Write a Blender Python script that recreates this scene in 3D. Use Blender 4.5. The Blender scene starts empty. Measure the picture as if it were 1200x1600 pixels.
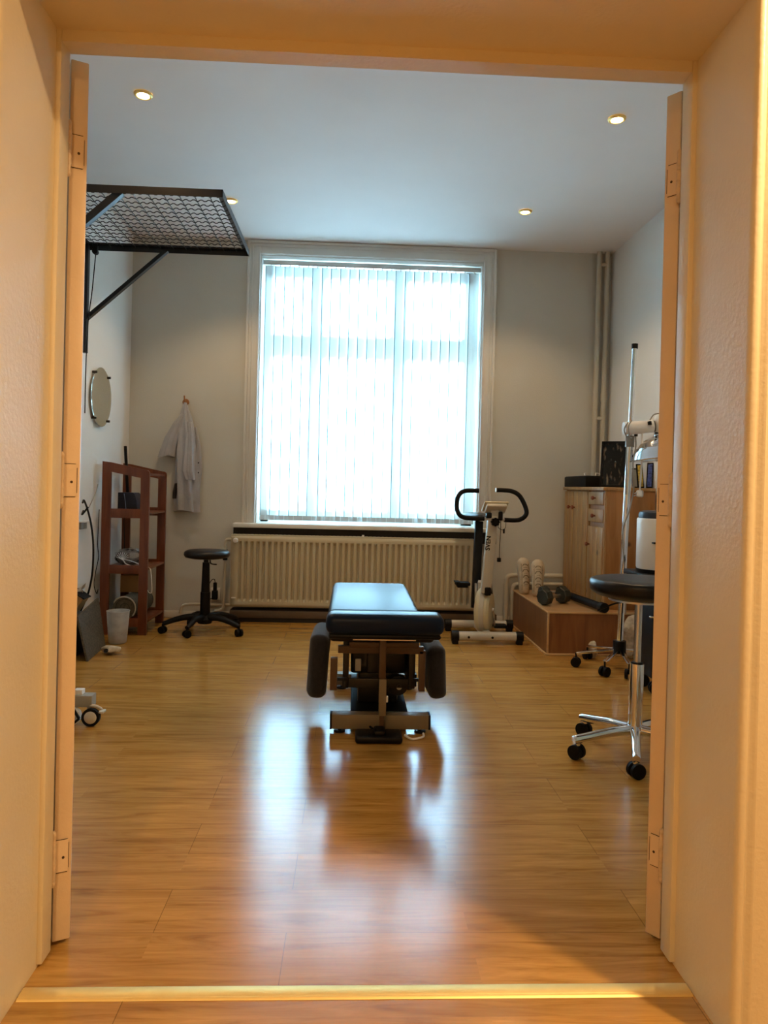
import bpy, bmesh, math, random
from mathutils import Vector, Matrix
random.seed(7)
SC = bpy.context.scene
COL = SC.collection
PI = math.pi
R = math.radians

# ------------------------------------------------------------------ camera
EYE = 1.11
yaw, pitch, roll = R(2.5), R(-0.3), R(1.4)
fwd = Vector((math.sin(yaw)*math.cos(pitch), math.cos(yaw)*math.cos(pitch), math.sin(pitch)))
rgt = Vector((math.cos(yaw), -math.sin(yaw), 0)); upv = rgt.cross(fwd)
Rr = rgt*math.cos(roll) + upv*math.sin(roll); Uu = -rgt*math.sin(roll) + upv*math.cos(roll)
cd = bpy.data.cameras.new('camera'); cam = bpy.data.objects.new('camera', cd); COL.objects.link(cam)
M4 = Matrix((Rr, Uu, -fwd)).transposed().to_4x4(); M4.translation = (0, 0, EYE); cam.matrix_world = M4
cd.sensor_fit = 'VERTICAL'; cd.sensor_height = 36; cd.sensor_width = 27
cd.lens = 1150/1600*36; cd.shift_y = -33/1600; cd.clip_start = 0.02; cd.clip_end = 200
SC.camera = cam
# ------------------------------------------------------------------ colour management
SC.view_settings.view_transform = 'Standard'; SC.view_settings.look = 'None'
SC.view_settings.exposure = 0.75; SC.view_settings.gamma = 1; SC.view_settings.use_curve_mapping = False
# ------------------------------------------------------------------ daylight
SKY = 21.0
w = bpy.data.worlds.new('world'); SC.world = w; w.use_nodes = True
wn = w.node_tree.nodes; wl = w.node_tree.links
bg = wn['Background']
tc = wn.new('ShaderNodeTexCoord'); sep = wn.new('ShaderNodeSeparateXYZ'); cr = wn.new('ShaderNodeValToRGB')
wl.new(tc.outputs['Generated'], sep.inputs[0]); wl.new(sep.outputs['Z'], cr.inputs[0]); wl.new(cr.outputs[0], bg.inputs['Color'])
cr.color_ramp.elements[0].position = 0.0; cr.color_ramp.elements[0].color = (0.42, 0.62, 0.80, 1)
cr.color_ramp.elements[1].position = 0.35; cr.color_ramp.elements[1].color = (0.47, 0.76, 1.0, 1)
bg.inputs['Strength'].default_value = SKY
ld = bpy.data.lights.new('window_portal', 'AREA'); ld.shape = 'RECTANGLE'; ld.size = 1.84; ld.size_y = 2.2
ld.cycles.is_portal = True
lo = bpy.data.objects.new('window_portal', ld); COL.objects.link(lo); lo.location = (0.13, 6.46, 1.9); lo.rotation_euler = (R(-90), 0, 0)
SPOT_W = 8.0
HALL_W = 34.5
WARM = (1.0, 0.66, 0.34)
# hall ceiling lamp behind and right of the camera
def area_light(name, loc, size, power, color, rot=(0, 0, 0)):
    l = bpy.data.lights.new(name, 'AREA'); l.shape = 'DISK'; l.size = size; l.energy = power; l.color = color
    o = bpy.data.objects.new(name, l); COL.objects.link(o); o.location = loc; o.rotation_euler = rot; return o
area_light('hall_lamp_and_fill', (1.28, 0.85, 2.60), 0.09, HALL_W, (1.0, 0.68, 0.36))
area_light('hall_lamp_and_fill', (-0.7, -0.9, 2.60), 0.09, HALL_W*0.8, (1.0, 0.68, 0.36))  # added unseen fill that lifts the right jamb and soffit

# ------------------------------------------------------------------ materials
def mat(name, col, rough=0.5, metal=0.0, var=0.08, scale=8.0, bump=0.0, bscale=60, spec=0.5, stretch=(1, 1, 1), coat=0.0, alpha=1.0, trans=0.0, sheen=0.0):
    m = bpy.data.materials.new(name); m.use_nodes = True
    n = m.node_tree.nodes; l = m.node_tree.links; b = n['Principled BSDF']
    t = n.new('ShaderNodeTexCoord'); mp = n.new('ShaderNodeMapping'); mp.inputs['Scale'].default_value = stretch
    nz = n.new('ShaderNodeTexNoise'); nz.inputs['Scale'].default_value = scale; nz.inputs['Detail'].default_value = 5
    l.new(t.outputs['Object'], mp.inputs[0]); l.new(mp.outputs[0], nz.inputs['Vector'])
    r = n.new('ShaderNodeValToRGB'); r.color_ramp.elements[0].position = 0.3; r.color_ramp.elements[1].position = 0.7
    r.color_ramp.elements[0].color = [max(0, c*(1-var)) for c in col] + [1]
    r.color_ramp.elements[1].color = [min(1, c*(1+var)) for c in col] + [1]
    l.new(nz.outputs['Fac'], r.inputs[0]); l.new(r.outputs[0], b.inputs['Base Color'])
    b.inputs['Roughness'].default_value = rough; b.inputs['Metallic'].default_value = metal
    b.inputs['Specular IOR Level'].default_value = spec; b.inputs['Coat Weight'].default_value = coat
    b.inputs['Alpha'].default_value = alpha; b.inputs['Transmission Weight'].default_value = trans
    b.inputs['Sheen Weight'].default_value = sheen
    if bump:
        z = n.new('ShaderNodeTexNoise'); z.inputs['Scale'].default_value = bscale; z.inputs['Detail'].default_value = 4
        l.new(t.outputs['Object'], z.inputs['Vector'])
        bp = n.new('ShaderNodeBump'); bp.inputs['Strength'].default_value = bump; bp.inputs['Distance'].default_value = 0.01
        l.new(z.outputs['Fac'], bp.inputs['Height']); l.new(bp.outputs[0], b.inputs['Normal'])
    return m

def wood(name, c1, c2, axis='X', rough=0.35, scale=6, knots=False, coat=0.0):
    m = bpy.data.materials.new(name); m.use_nodes = True
    n = m.node_tree.nodes; l = m.node_tree.links; b = n['Principled BSDF']
    t = n.new('ShaderNodeTexCoord'); mp = n.new('ShaderNodeMapping')
    st = {'X': (0.12, 1, 1), 'Y': (1, 0.12, 1), 'Z': (1, 1, 0.12)}[axis]
    mp.inputs['Scale'].default_value = [s*scale for s in st]
    nz = n.new('ShaderNodeTexNoise'); nz.inputs['Scale'].default_value = 3; nz.inputs['Detail'].default_value = 6; nz.inputs['Distortion'].default_value = 1.2
    l.new(t.outputs['Object'], mp.inputs[0]); l.new(mp.outputs[0], nz.inputs['Vector'])
    r = n.new('ShaderNodeValToRGB'); r.color_ramp.elements[0].position = 0.35; r.color_ramp.elements[1].position = 0.65
    r.color_ramp.elements[0].color = c1 + (1,); r.color_ramp.elements[1].color = c2 + (1,)
    l.new(nz.outputs['Fac'], r.inputs[0]); out = r.outputs[0]
    if knots:
        v = n.new('ShaderNodeTexVoronoi'); v.inputs['Scale'].default_value = 5.0
        l.new(t.outputs['Object'], v.inputs['Vector'])
        kr = n.new('ShaderNodeValToRGB'); kr.color_ramp.elements[0].position = 0.06; kr.color_ramp.elements[1].position = 0.13
        kr.color_ramp.elements[0].color = (1, 1, 1, 1); kr.color_ramp.elements[1].color = (0, 0, 0, 1)
        l.new(v.outputs['Distance'], kr.inputs[0])
        mx = n.new('ShaderNodeMix'); mx.data_type = 'RGBA'; l.new(kr.outputs[0], mx.inputs['Factor'])
        l.new(out, mx.inputs['A']); mx.inputs['B'].default_value = tuple(c*0.3 for c in c1) + (1,); out = mx.outputs['Result']
    l.new(out, b.inputs['Base Color']); b.inputs['Roughness'].default_value = rough; b.inputs['Coat Weight'].default_value = coat
    return m

def floor_material():
    m = bpy.data.materials.new('laminate_floor'); m.use_nodes = True
    n = m.node_tree.nodes; l = m.node_tree.links; b = n['Principled BSDF']
    t = n.new('ShaderNodeTexCoord'); mp = n.new('ShaderNodeMapping'); mp.inputs['Location'].default_value = (0.462, -0.062, 0)
    l.new(t.outputs['Object'], mp.inputs[0])
    def brick(h, w_, mort, off):
        k = n.new('ShaderNodeTexBrick'); k.offset = off; k.inputs['Scale'].default_value = 1
        k.inputs['Brick Width'].default_value = w_; k.inputs['Row Height'].default_value = h
        k.inputs['Mortar Size'].default_value = mort; k.inputs['Mortar Smooth'].default_value = 0.3
        k.inputs['Color1'].default_value = (0, 0, 0, 1); k.inputs['Color2'].default_value = (1, 1, 1, 1); k.inputs['Mortar'].default_value = (0.5, 0.5, 0.5, 1)
        l.new(mp.outputs[0], k.inputs['Vector']); return k
    b1 = brick(0.098, 1.24, 0.0, 0.37); b2 = brick(0.196, 1.24, 0.0012, 0.737)
    # plank-random offset for grain
    add = n.new('ShaderNodeVectorMath'); add.operation = 'MULTIPLY_ADD'
    l.new(b1.outputs['Color'], add.inputs[0]); add.inputs[1].default_value = (7.3, 3.1, 5.7); l.new(t.outputs['Object'], add.inputs[2])
    g1 = n.new('ShaderNodeMapping'); g1.inputs['Scale'].default_value = (1.1, 11, 1); l.new(add.outputs[0], g1.inputs[0])
    nz = n.new('ShaderNodeTexNoise'); nz.inputs['Scale'].default_value = 2.2; nz.inputs['Detail'].default_value = 7; nz.inputs['Roughness'].default_value = 0.62; nz.inputs['Distortion'].default_value = 1.4
    l.new(g1.outputs[0], nz.inputs['Vector'])
    r = n.new('ShaderNodeValToRGB'); e = r.color_ramp.elements
    e[0].position = 0.30; e[0].color = (0.27, 0.125, 0.022, 1); e[1].position = 0.72; e[1].color = (0.54, 0.290, 0.070, 1)
    x = e.new(0.48); x.color = (0.41, 0.210, 0.044, 1)
    l.new(nz.outputs['Fac'], r.inputs[0])
    g2 = n.new('ShaderNodeMapping'); g2.inputs['Scale'].default_value = (6, 170, 1); l.new(add.outputs[0], g2.inputs[0])
    n2 = n.new('ShaderNodeTexNoise'); n2.inputs['Scale'].default_value = 1; n2.inputs['Detail'].default_value = 3; l.new(g2.outputs[0], n2.inputs['Vector'])
    def mult(a, facsock, lo_, hi_):
        mr = n.new('ShaderNodeMapRange'); mr.inputs['To Min'].default_value = lo_; mr.inputs['To Max'].default_value = hi_; l.new(facsock, mr.inputs['Value'])
        mm = n.new('ShaderNodeMix'); mm.data_type = 'RGBA'; mm.blend_type = 'MULTIPLY'; mm.inputs['Factor'].default_value = 1
        l.new(a, mm.inputs['A']); l.new(mr.outputs[0], mm.inputs['B']); return mm.outputs['Result']
    o = mult(r.outputs[0], n2.outputs['Fac'], 0.85, 1.15)
    o = mult(o, b1.outputs['Color'], 0.91, 1.09)
    o = mult(o, b2.outputs['Fac'], 1.0, 0.5)
    l.new(o, b.inputs['Base Color'])
    b.inputs['Roughness'].default_value = 0.17; b.inputs['Specular IOR Level'].default_value = 0.6
    bp = n.new('ShaderNodeBump'); bp.inputs['Strength'].default_value = 0.06; bp.inputs['Distance'].default_value = 0.002
    l.new(n2.outputs['Fac'], bp.inputs['Height']); l.new(bp.outputs[0], b.inputs['Normal'])
    return m

def blind_material():
    m = bpy.data.materials.new('blind_fabric'); m.use_nodes = True
    n = m.node_tree.nodes; l = m.node_tree.links; n.remove(n['Principled BSDF']); out = n['Material Output']
    t = n.new('ShaderNodeTexCoord'); nz = n.new('ShaderNodeTexNoise'); nz.inputs['Scale'].default_value = 260
    l.new(t.outputs['Object'], nz.inputs['Vector'])
    r = n.new('ShaderNodeValToRGB'); r.color_ramp.elements[0].color = (0.74, 0.84, 0.86, 1); r.color_ramp.elements[1].color = (0.86, 0.95, 0.96, 1)
    l.new(nz.outputs['Fac'], r.inputs[0])
    d = n.new('ShaderNodeBsdfDiffuse'); tr = n.new('ShaderNodeBsdfTranslucent'); tp = n.new('ShaderNodeBsdfTransparent')
    l.new(r.outputs[0], d.inputs[0]); l.new(r.outputs[0], tr.inputs[0]); tp.inputs[0].default_value = (0.92, 0.98, 1, 1)
    m1 = n.new('ShaderNodeMixShader'); m1.inputs[0].default_value = 0.05; l.new(d.outputs[0], m1.inputs[1]); l.new(tr.outputs[0], m1.inputs[2])
    rf = n.new('ShaderNodeBsdfRefraction'); rf.inputs['Color'].default_value = (0.86, 0.98, 1, 1); rf.inputs['Roughness'].default_value = 0.38; rf.inputs['IOR'].default_value = 1.3
    m3 = n.new('ShaderNodeMixShader'); m3.inputs[0].default_value = 0.35; l.new(rf.outputs[0], m3.inputs[1]); l.new(tp.outputs[0], m3.inputs[2])
    m2 = n.new('ShaderNodeMixShader'); m2.inputs[0].default_value = 0.30; l.new(m1.outputs[0], m2.inputs[1]); l.new(m3.outputs[0], m2.inputs[2])
    l.new(m2.outputs[0], out.inputs[0]); return m

def glass_material():
    m = bpy.data.materials.new('window_glass'); m.use_nodes = True
    n = m.node_tree.nodes; l = m.node_tree.links; n.remove(n['Principled BSDF']); out = n['Material Output']
    g = n.new('ShaderNodeBsdfGlossy'); g.inputs['Roughness'].default_value = 0.02; tp = n.new('ShaderNodeBsdfTransparent')
    tp.inputs[0].default_value = (0.96, 0.99, 0.99, 1)
    f = n.new('ShaderNodeFresnel'); f.inputs[0].default_value = 1.25; mx = n.new('ShaderNodeMixShader')
    l.new(f.outputs[0], mx.inputs[0]); l.new(tp.outputs[0], mx.inputs[1]); l.new(g.outputs[0], mx.inputs[2]); l.new(mx.outputs[0], out.inputs[0]); return m

def emit_material(name, col, s):
    m = bpy.data.materials.new(name); m.use_nodes = True; b = m.node_tree.nodes['Principled BSDF']
    b.inputs['Base Color'].default_value = col + (1,); b.inputs['Emission Color'].default_value = col + (1,); b.inputs['Emission Strength'].default_value = s; return m

M = {}
M['floor'] = floor_material()
M['wall'] = mat('wall_plaster', (0.60, 0.585, 0.52), 0.75, var=0.03, scale=2, bump=0.12, bscale=120)
M['wallw'] = mat('white_plaster', (0.82, 0.82, 0.79), 0.75, var=0.02, scale=2, bump=0.12, bscale=120)
M['ceil'] = mat('ceiling_paint', (0.92, 0.89, 0.87), 0.8, var=0.02, scale=2)
M['jamb'] = mat('cream_gloss_paint', (0.70, 0.60, 0.40), 0.42, var=0.04, scale=3, bump=0.10, bscale=90)
M['leaf'] = mat('door_paint', (0.68, 0.52, 0.34), 0.38, var=0.05, scale=4, bump=0.15, bscale=40)
M['hinge'] = mat('painted_hinge', (0.60, 0.45, 0.28), 0.4, var=0.15, scale=60)
M['gapdark'] = mat('dark_groove', (0.05, 0.025, 0.01), 0.8)
M['white'] = mat('white_trim_paint', (0.72, 0.70, 0.64), 0.4, var=0.03)
M['plastic_w'] = mat('white_plastic', (0.80, 0.80, 0.78), 0.35, var=0.03)
M['brass'] = mat('brass_strip', (0.88, 0.66, 0.26), 0.5, metal=0.85, var=0.03, scale=30)
M['black'] = mat('black_plastic', (0.003, 0.003, 0.0035), 0.45, var=0.3, spec=0.22)
M['rubber'] = mat('black_rubber', (0.003, 0.003, 0.003), 0.65, var=0.3, spec=0.2)
M['blacksteel'] = mat('black_painted_steel', (0.006, 0.005, 0.0045), 0.36, var=0.2, spec=0.4)
M['vinyl'] = mat('dark_vinyl_upholstery', (0.004, 0.012, 0.034), 0.36, var=0.15, scale=3, bump=0.03, bscale=150, spec=0.15)
M['seatvinyl'] = mat('black_vinyl', (0.003, 0.003, 0.004), 0.36, var=0.15, bump=0.1, bscale=30, spec=0.35)
M['fabric_d'] = mat('dark_grey_fabric', (0.012, 0.011, 0.014), 0.9, var=0.25, scale=80, bump=0.3, bscale=300, sheen=0.25)
M['beige_st'] = mat('beige_enamel_steel', (0.20, 0.155, 0.09), 0.4, var=0.05)
M['beige_st_shaded'] = mat('shaded_beige_steel', (0.085, 0.045, 0.020), 0.4, var=0.1)  # beige steel out of the light, its shade painted in as brown
M['chrome'] = mat('chrome', (0.82, 0.82, 0.83), 0.08, metal=1.0, var=0.02)
M['steel'] = mat('brushed_steel', (0.6, 0.58, 0.55), 0.3, metal=1.0, var=0.05)
M['rad'] = mat('radiator_enamel', (0.52, 0.45, 0.30), 0.4, var=0.03, scale=3)
M['pipe'] = mat('cream_pipe_paint', (0.56, 0.52, 0.42), 0.45, var=0.04)
M['board_br'] = mat('brown_skirting', (0.10, 0.065, 0.035), 0.6, var=0.12)
M['plinth_shade_dk'] = mat('dark_plinth_and_shade', (0.018, 0.012, 0.008), 0.8, var=0.2)  # plinth colour, also used for the painted shade below the sill
M['pine'] = wood('pine', (0.36, 0.20, 0.070), (0.47, 0.28, 0.11), 'Z', 0.4, knots=True)
M['pine_shaded'] = wood('pine_shaded', (0.30, 0.13, 0.032), (0.40, 0.19, 0.055), 'Z', 0.45, knots=True)  # side panel painted darker, since it faces away from the window
M['knob'] = wood('red_wood_knob', (0.16, 0.035, 0.012), (0.25, 0.06, 0.02), 'Z', 0.3)
M['shelfwood'] = wood('red_brown_stained_wood', (0.115, 0.026, 0.007), (0.185, 0.048, 0.013), 'Z', 0.35)
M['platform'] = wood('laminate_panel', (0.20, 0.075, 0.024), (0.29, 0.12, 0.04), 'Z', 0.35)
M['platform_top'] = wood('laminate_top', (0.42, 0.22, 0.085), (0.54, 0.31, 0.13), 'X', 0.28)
M['edge'] = wood('light_edge_strip', (0.55, 0.33, 0.14), (0.66, 0.42, 0.2), 'X', 0.35)
M['coat'] = mat('white_cotton', (0.42, 0.42, 0.44), 0.9, var=0.06, scale=12, bump=0.8, bscale=16)
M['cream_pl'] = mat('cream_plastic', (0.62, 0.54, 0.34), 0.32, var=0.03)
M['bikewhite'] = mat('bike_white_paint', (0.55, 0.50, 0.40), 0.3, var=0.03)
M['mirror'] = mat('mirror_glass', (0.80, 0.84, 0.80), 0.02, metal=1.0, var=0.01)
M['blind'] = blind_material(); M['glass'] = glass_material()
M['hem'] = mat('slat_hem', (0.30, 0.46, 0.52), 0.8, var=0.05)
M['pocket'] = mat('blind_weight_pocket', (0.50, 0.54, 0.54), 0.7, var=0.05)
M['lampglow'] = emit_material('halogen_glow', (1.0, 0.80, 0.48), 30)
M['shoe'] = mat('pale_leather', (0.56, 0.46, 0.32), 0.6, var=0.15, scale=20, bump=0.3, bscale=50)
M['shoe_d'] = mat('dark_seam', (0.05, 0.03, 0.015), 0.8)
M['cardboard'] = mat('cardboard', (0.42, 0.24, 0.08), 0.8, var=0.1)
M['paper'] = mat('white_paper', (0.78, 0.76, 0.70), 0.8, var=0.04)
M['newsp'] = mat('pale_crumpled_paper', (0.50, 0.42, 0.30), 0.8, var=0.3, scale=30)
M['slate'] = mat('speckled_dark_board', (0.075, 0.055, 0.028), 0.7, var=0.6, scale=90)
M['frost'] = mat('frosted_plastic', (0.72, 0.74, 0.72), 0.35, var=0.15, scale=20, alpha=0.5)
M['greyp'] = mat('grey_plastic', (0.30, 0.29, 0.25), 0.45, var=0.06)
M['navy'] = mat('navy_plastic', (0.010, 0.014, 0.030), 0.4)
M['mat_roll'] = mat('grey_green_foam', (0.10, 0.09, 0.06), 0.85, var=0.3, scale=50)
M['mat_edge'] = mat('pale_piping', (0.55, 0.52, 0.42), 0.7)
M['film'] = mat('clear_film', (0.55, 0.58, 0.60), 0.15, var=0.1, alpha=0.35)
M['woodhook'] = wood('wooden_hook', (0.30, 0.12, 0.03), (0.42, 0.19, 0.06), 'Z', 0.4)
M['gold'] = mat('yellow_print', (0.70, 0.42, 0.06), 0.5, var=0.7, scale=60)
M['blueprint'] = mat('blue_print', (0.05, 0.08, 0.28), 0.4, var=0.8, scale=60)
M['bluegrey'] = mat('blue_grey_card', (0.20, 0.26, 0.42), 0.5, var=0.3, scale=30)
M['darkprint'] = None
def print_material():
    m = bpy.data.materials.new('dark_photo_print'); m.use_nodes = True; n = m.node_tree.nodes; l = m.node_tree.links; b = n['Principled BSDF']
    t = n.new('ShaderNodeTexCoord'); mp = n.new('ShaderNodeMapping'); mp.inputs['Scale'].default_value = (30, 30, 9)
    nz = n.new('ShaderNodeTexNoise'); nz.inputs['Scale'].default_value = 1.3; nz.inputs['Detail'].default_value = 6
    l.new(t.outputs['Object'], mp.inputs[0]); l.new(mp.outputs[0], nz.inputs['Vector'])
    r = n.new('ShaderNodeValToRGB'); e = r.color_ramp.elements; e[0].position = 0.55; e[0].color = (0.006, 0.005, 0.004, 1); e[1].position = 0.72; e[1].color = (0.22, 0.16, 0.11, 1)
    l.new(nz.outputs['Fac'], r.inputs[0]); l.new(r.outputs[0], b.inputs['Base Color']); b.inputs['Roughness'].default_value = 0.2; return m
M['darkprint'] = print_material()
def screen_white(): pass

# ------------------------------------------------------------------ mesh helpers
class MB:
    def __init__(s): s.bm = bmesh.new()
    def _xf(s, verts, m): bmesh.ops.transform(s.bm, matrix=m, verts=verts)
    def box(s, lo, hi, bev=0.0, seg=2, m=None):
        lo, hi = Vector(lo), Vector(hi); c = (lo+hi)/2; d = hi-lo
        r = bmesh.ops.create_cube(s.bm, size=1); vs = r['verts']
        s._xf(vs, Matrix.Translation(c) @ Matrix.Diagonal((d.x, d.y, d.z, 1)))
        if bev:
            es = list({e for v in vs for e in v.link_edges}); bev = min(bev, min(abs(d.x), abs(d.y), abs(d.z))*0.49)
            b = bmesh.ops.bevel(s.bm, geom=es, offset=bev, segments=seg, affect='EDGES', profile=0.5); vs = b['verts']
        if m is not None:
            if bev: vs = list({v for f in b['faces'] for v in f.verts} | set(vs))
            s._xf([v for v in vs if v.is_valid], m)
        return s
    def cyl(s, a, b, r, r2=None, n=20, cap=True):
        a, b = Vector(a), Vector(b); d = b-a; L = d.length
        k = bmesh.ops.create_cone(s.bm, cap_ends=cap, segments=n, radius1=r, radius2=r if r2 is None else r2, depth=L)
        q = d.to_track_quat('Z', 'Y').to_matrix().to_4x4()
        s._xf(k['verts'], Matrix.Translation((a+b)/2) @ q); return s
    def tube(s, pts, r, n=10, smooth=True, cap=True):
        pts = [Vector(p) for p in pts]
        if smooth and len(pts) > 2: pts = catmull(pts)
        rings = []; prev = None
        for i, p in enumerate(pts):
            t = (pts[min(i+1, len(pts)-1)] - pts[max(i-1, 0)]).normalized()
            if prev is None:
                a = Vector((0, 0, 1)) if abs(t.z) < 0.9 else Vector((1, 0, 0)); u = t.cross(a).normalized()
            else: u = (prev - t*prev.dot(t)).normalized()
            prev = u; v = t.cross(u)
            rr = r(i/(len(pts)-1)) if callable(r) else r
            rings.append([s.bm.verts.new(p + (u*math.cos(2*PI*k/n) + v*math.sin(2*PI*k/n))*rr) for k in range(n)])
        for A, B in zip(rings, rings[1:]):
            for k in range(n): s.bm.faces.new((A[k], A[(k+1) % n], B[(k+1) % n], B[k]))
        if cap: s.bm.faces.new(rings[0][::-1]); s.bm.faces.new(rings[-1])
        return s
    def loft(s, rings, close=True, cap=True):
        vr = [[s.bm.verts.new(p) for p in r] for r in rings]; n = len(vr[0])
        for A, B in zip(vr, vr[1:]):
            for k in range(n if close else n-1): s.bm.faces.new((A[k], A[(k+1) % n], B[(k+1) % n], B[k]))
        if cap and close: s.bm.faces.new(vr[0][::-1]); s.bm.faces.new(vr[-1])
        return s
    def lathe(s, prof, c=(0, 0, 0), n=32, cap=True, axis=None):
        c = Vector(c); q = Vector(axis).to_track_quat('Z', 'Y') if axis is not None else None
        rings = []
        for (r, z) in prof:
            ring = []
            for k in range(n):
                p = Vector((r*math.cos(2*PI*k/n), r*math.sin(2*PI*k/n), z))
                if q: p = q @ p
                ring.append(c+p)
            rings.append(ring)
        return s.loft(rings, cap=cap)
    def sphere(s, c, r, sc=(1, 1, 1), u=20, v=12):
        k = bmesh.ops.create_uvsphere(s.bm, u_segments=u, v_segments=v, radius=r)
        s._xf(k['verts'], Matrix.Translation(Vector(c)) @ Matrix.Diagonal((sc[0], sc[1], sc[2], 1))); return s
    def prism(s, poly, d):
        d = Vector(d); a = [s.bm.verts.new(p) for p in poly]; b = [s.bm.verts.new(Vector(p)+d) for p in poly]; n = len(a)
        s.bm.faces.new(a[::-1]); s.bm.faces.new(b)
        for k in range(n): s.bm.faces.new((a[k], a[(k+1) % n], b[(k+1) % n], b[k]))
        return s
    def bar(s, a, b, wx, wy, up=(0, 0, 1), bev=0.0):
        """rectangular bar from a to b"""
        a, b = Vector(a), Vector(b); t = (b-a).normalized(); u = Vector(up)
        x = t.cross(u); 
        if x.length < 1e-4: x = t.cross(Vector((0, 1, 0)))
        x.normalize(); y = x.cross(t).normalized(); L = (b-a).length
        m = Matrix((x, y, t)).transposed().to_4x4(); m.translation = (a+b)/2
        return s.box((-wx/2, -wy/2, -L/2), (wx/2, wy/2, L/2), bev, 2, m)
    def build(s, name, m, parent=None, smooth=True, angle=35, solid=0):
        bmesh.ops.recalc_face_normals(s.bm, faces=s.bm.faces)
        me = bpy.data.meshes.new(name)
        off = Vector((0, 0, 0)); pr = parent
        while pr is not None: off += pr.location; pr = pr.parent
        if off.length: bmesh.ops.translate(s.bm, verts=s.bm.verts, vec=-off)
        s.bm.to_mesh(me); s.bm.free()
        me.materials.append(M[m] if isinstance(m, str) else m)
        if smooth:
            for p in me.polygons: p.use_smooth = True
            try: me.set_sharp_from_angle(angle=R(angle))
            except Exception: pass
        o = bpy.data.objects.new(name, me); COL.objects.link(o)
        if parent is not None: o.parent = parent
        if solid:
            md = o.modifiers.new('thickness', 'SOLIDIFY'); md.thickness = solid; md.offset = 0
        return o

def catmull(p, k=6):
    out = []; P = [p[0]*2-p[1]] + p + [p[-1]*2-p[-2]]
    for i in range(1, len(P)-2):
        for j in range(k):
            t = j/k; a, b, c, d = P[i-1], P[i], P[i+1], P[i+2]
            out.append(0.5*((2*b) + (c-a)*t + (2*a-5*b+4*c-d)*t*t + (3*b-a-3*c+d)*t**3))
    out.append(p[-1]); return out

def tag(o, label, cat, group=None):
    o['label'] = label; o['category'] = cat
    if group: o['group'] = group
    return o
def thing(name, label, cat, loc=(0, 0, 0), group=None):
    o = bpy.data.objects.new(name, None); o.empty_display_size = 0.05; COL.objects.link(o); o.location = loc
    return tag(o, label, cat, group)
def struct(o, label=None):
    o['kind'] = 'structure'
    if label: o['label'] = label
    return o
def copy_tree(src, parent=None):
    o = src.copy(); COL.objects.link(o); o.parent = parent
    for ch in list(src.children): copy_tree(ch, o)
    return o

# ================================================================== ROOM SHELL
XL, XR, YB, ZC = -1.83, 2.135, 6.10, 3.11
YH, YF = 1.45, 1.75       # hall face / frame line of the partition
JL, JR, ZH = -0.689, 0.785, 2.125
b = MB(); b.box((-2.6, -2.2, -0.06), (2.6, 6.6, 0)); struct(b.build('floor', 'floor', smooth=False), 'glossy brown oak laminate floor with boards running left to right')
b = MB(); b.box((XL-0.2, YF, ZC), (XR+0.2, YB+0.45, ZC+0.1)); struct(b.build('ceiling', 'ceil', smooth=False), 'plain white ceiling with four recessed spotlights')
b = MB(); b.box((XL-0.15, YF, 0), (XL, YB+0.4, ZC)); struct(b.build('wall_left', 'wallw', smooth=False), 'pale plastered left wall of the treatment room')
b = MB(); b.box((XR, YF, 0), (XR+0.15, YB+0.4, ZC)); struct(b.build('wall_right', 'wallw', smooth=False), 'pale plastered right wall of the treatment room')
# back wall with window opening
WX0, WX1, WZ0, WZ1 = -0.79, 1.05, 0.79, 2.997
b = MB()
b.box((XL, YB, 0), (WX0, YB+0.4, ZC)); b.box((WX1, YB, 0), (XR, YB+0.4, ZC))
b.box((WX0, YB, 0), (WX1, YB+0.4, WZ0)); b.box((WX0, YB, WZ1), (WX1, YB+0.4, ZC))
struct(b.build('wall_back', 'wall', smooth=False), 'grey-beige back wall around the window')
# partition with deep door opening
b = MB()
b.box((-2.6, YH, 0), (JL, YF, ZC)); b.box((JR, YH, 0), (2.6, YF, ZC)); b.box((JL, YH, ZH), (JR, YF, ZC))
struct(b.build('wall_front', 'jamb', smooth=False), 'cream painted partition with a deep double doorway')
# hall shell behind the camera
b = MB(); b.box((-2.6, -2.2, 0), (-2.45, YH, 2.7)); struct(b.build('wall_hall_left', 'jamb', smooth=False))
b = MB(); b.box((2.45, -2.2, 0), (2.6, YH, 2.7)); struct(b.build('wall_hall_right', 'jamb', smooth=False))
b = MB(); b.box((-2.6, -2.35, 0), (2.6, -2.2, 2.7)); struct(b.build('wall_hall_back', 'jamb', smooth=False))
b = MB(); b.box((-2.6, -2.35, 2.7), (2.6, YH, 2.8)); struct(b.build('ceiling_hall', 'jamb', smooth=False))
# frame posts and head of the double doorway (rounded bead plus flat)
b = MB(); b.box((JL-0.02, 1.695, 0.006), (-0.677, 1.748, ZH+0.01), 0.004); struct(b.build('trim_1', 'jamb'), 'left post of the cream door frame')
b = MB(); b.box((0.773, 1.695, 0.006), (JR+0.02, 1.748, ZH+0.01), 0.004); struct(b.build('trim_2', 'jamb'), 'right post of the cream door frame')
b = MB(); b.box((-0.677, 1.696, 2.098), (0.773, 1.747, ZH+0.01), 0.0); b.sphere((0.04, 1.694, 2.112), 0.003)
struct(b.build('trim_3', 'jamb'), 'head rail of the cream door frame')
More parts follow.
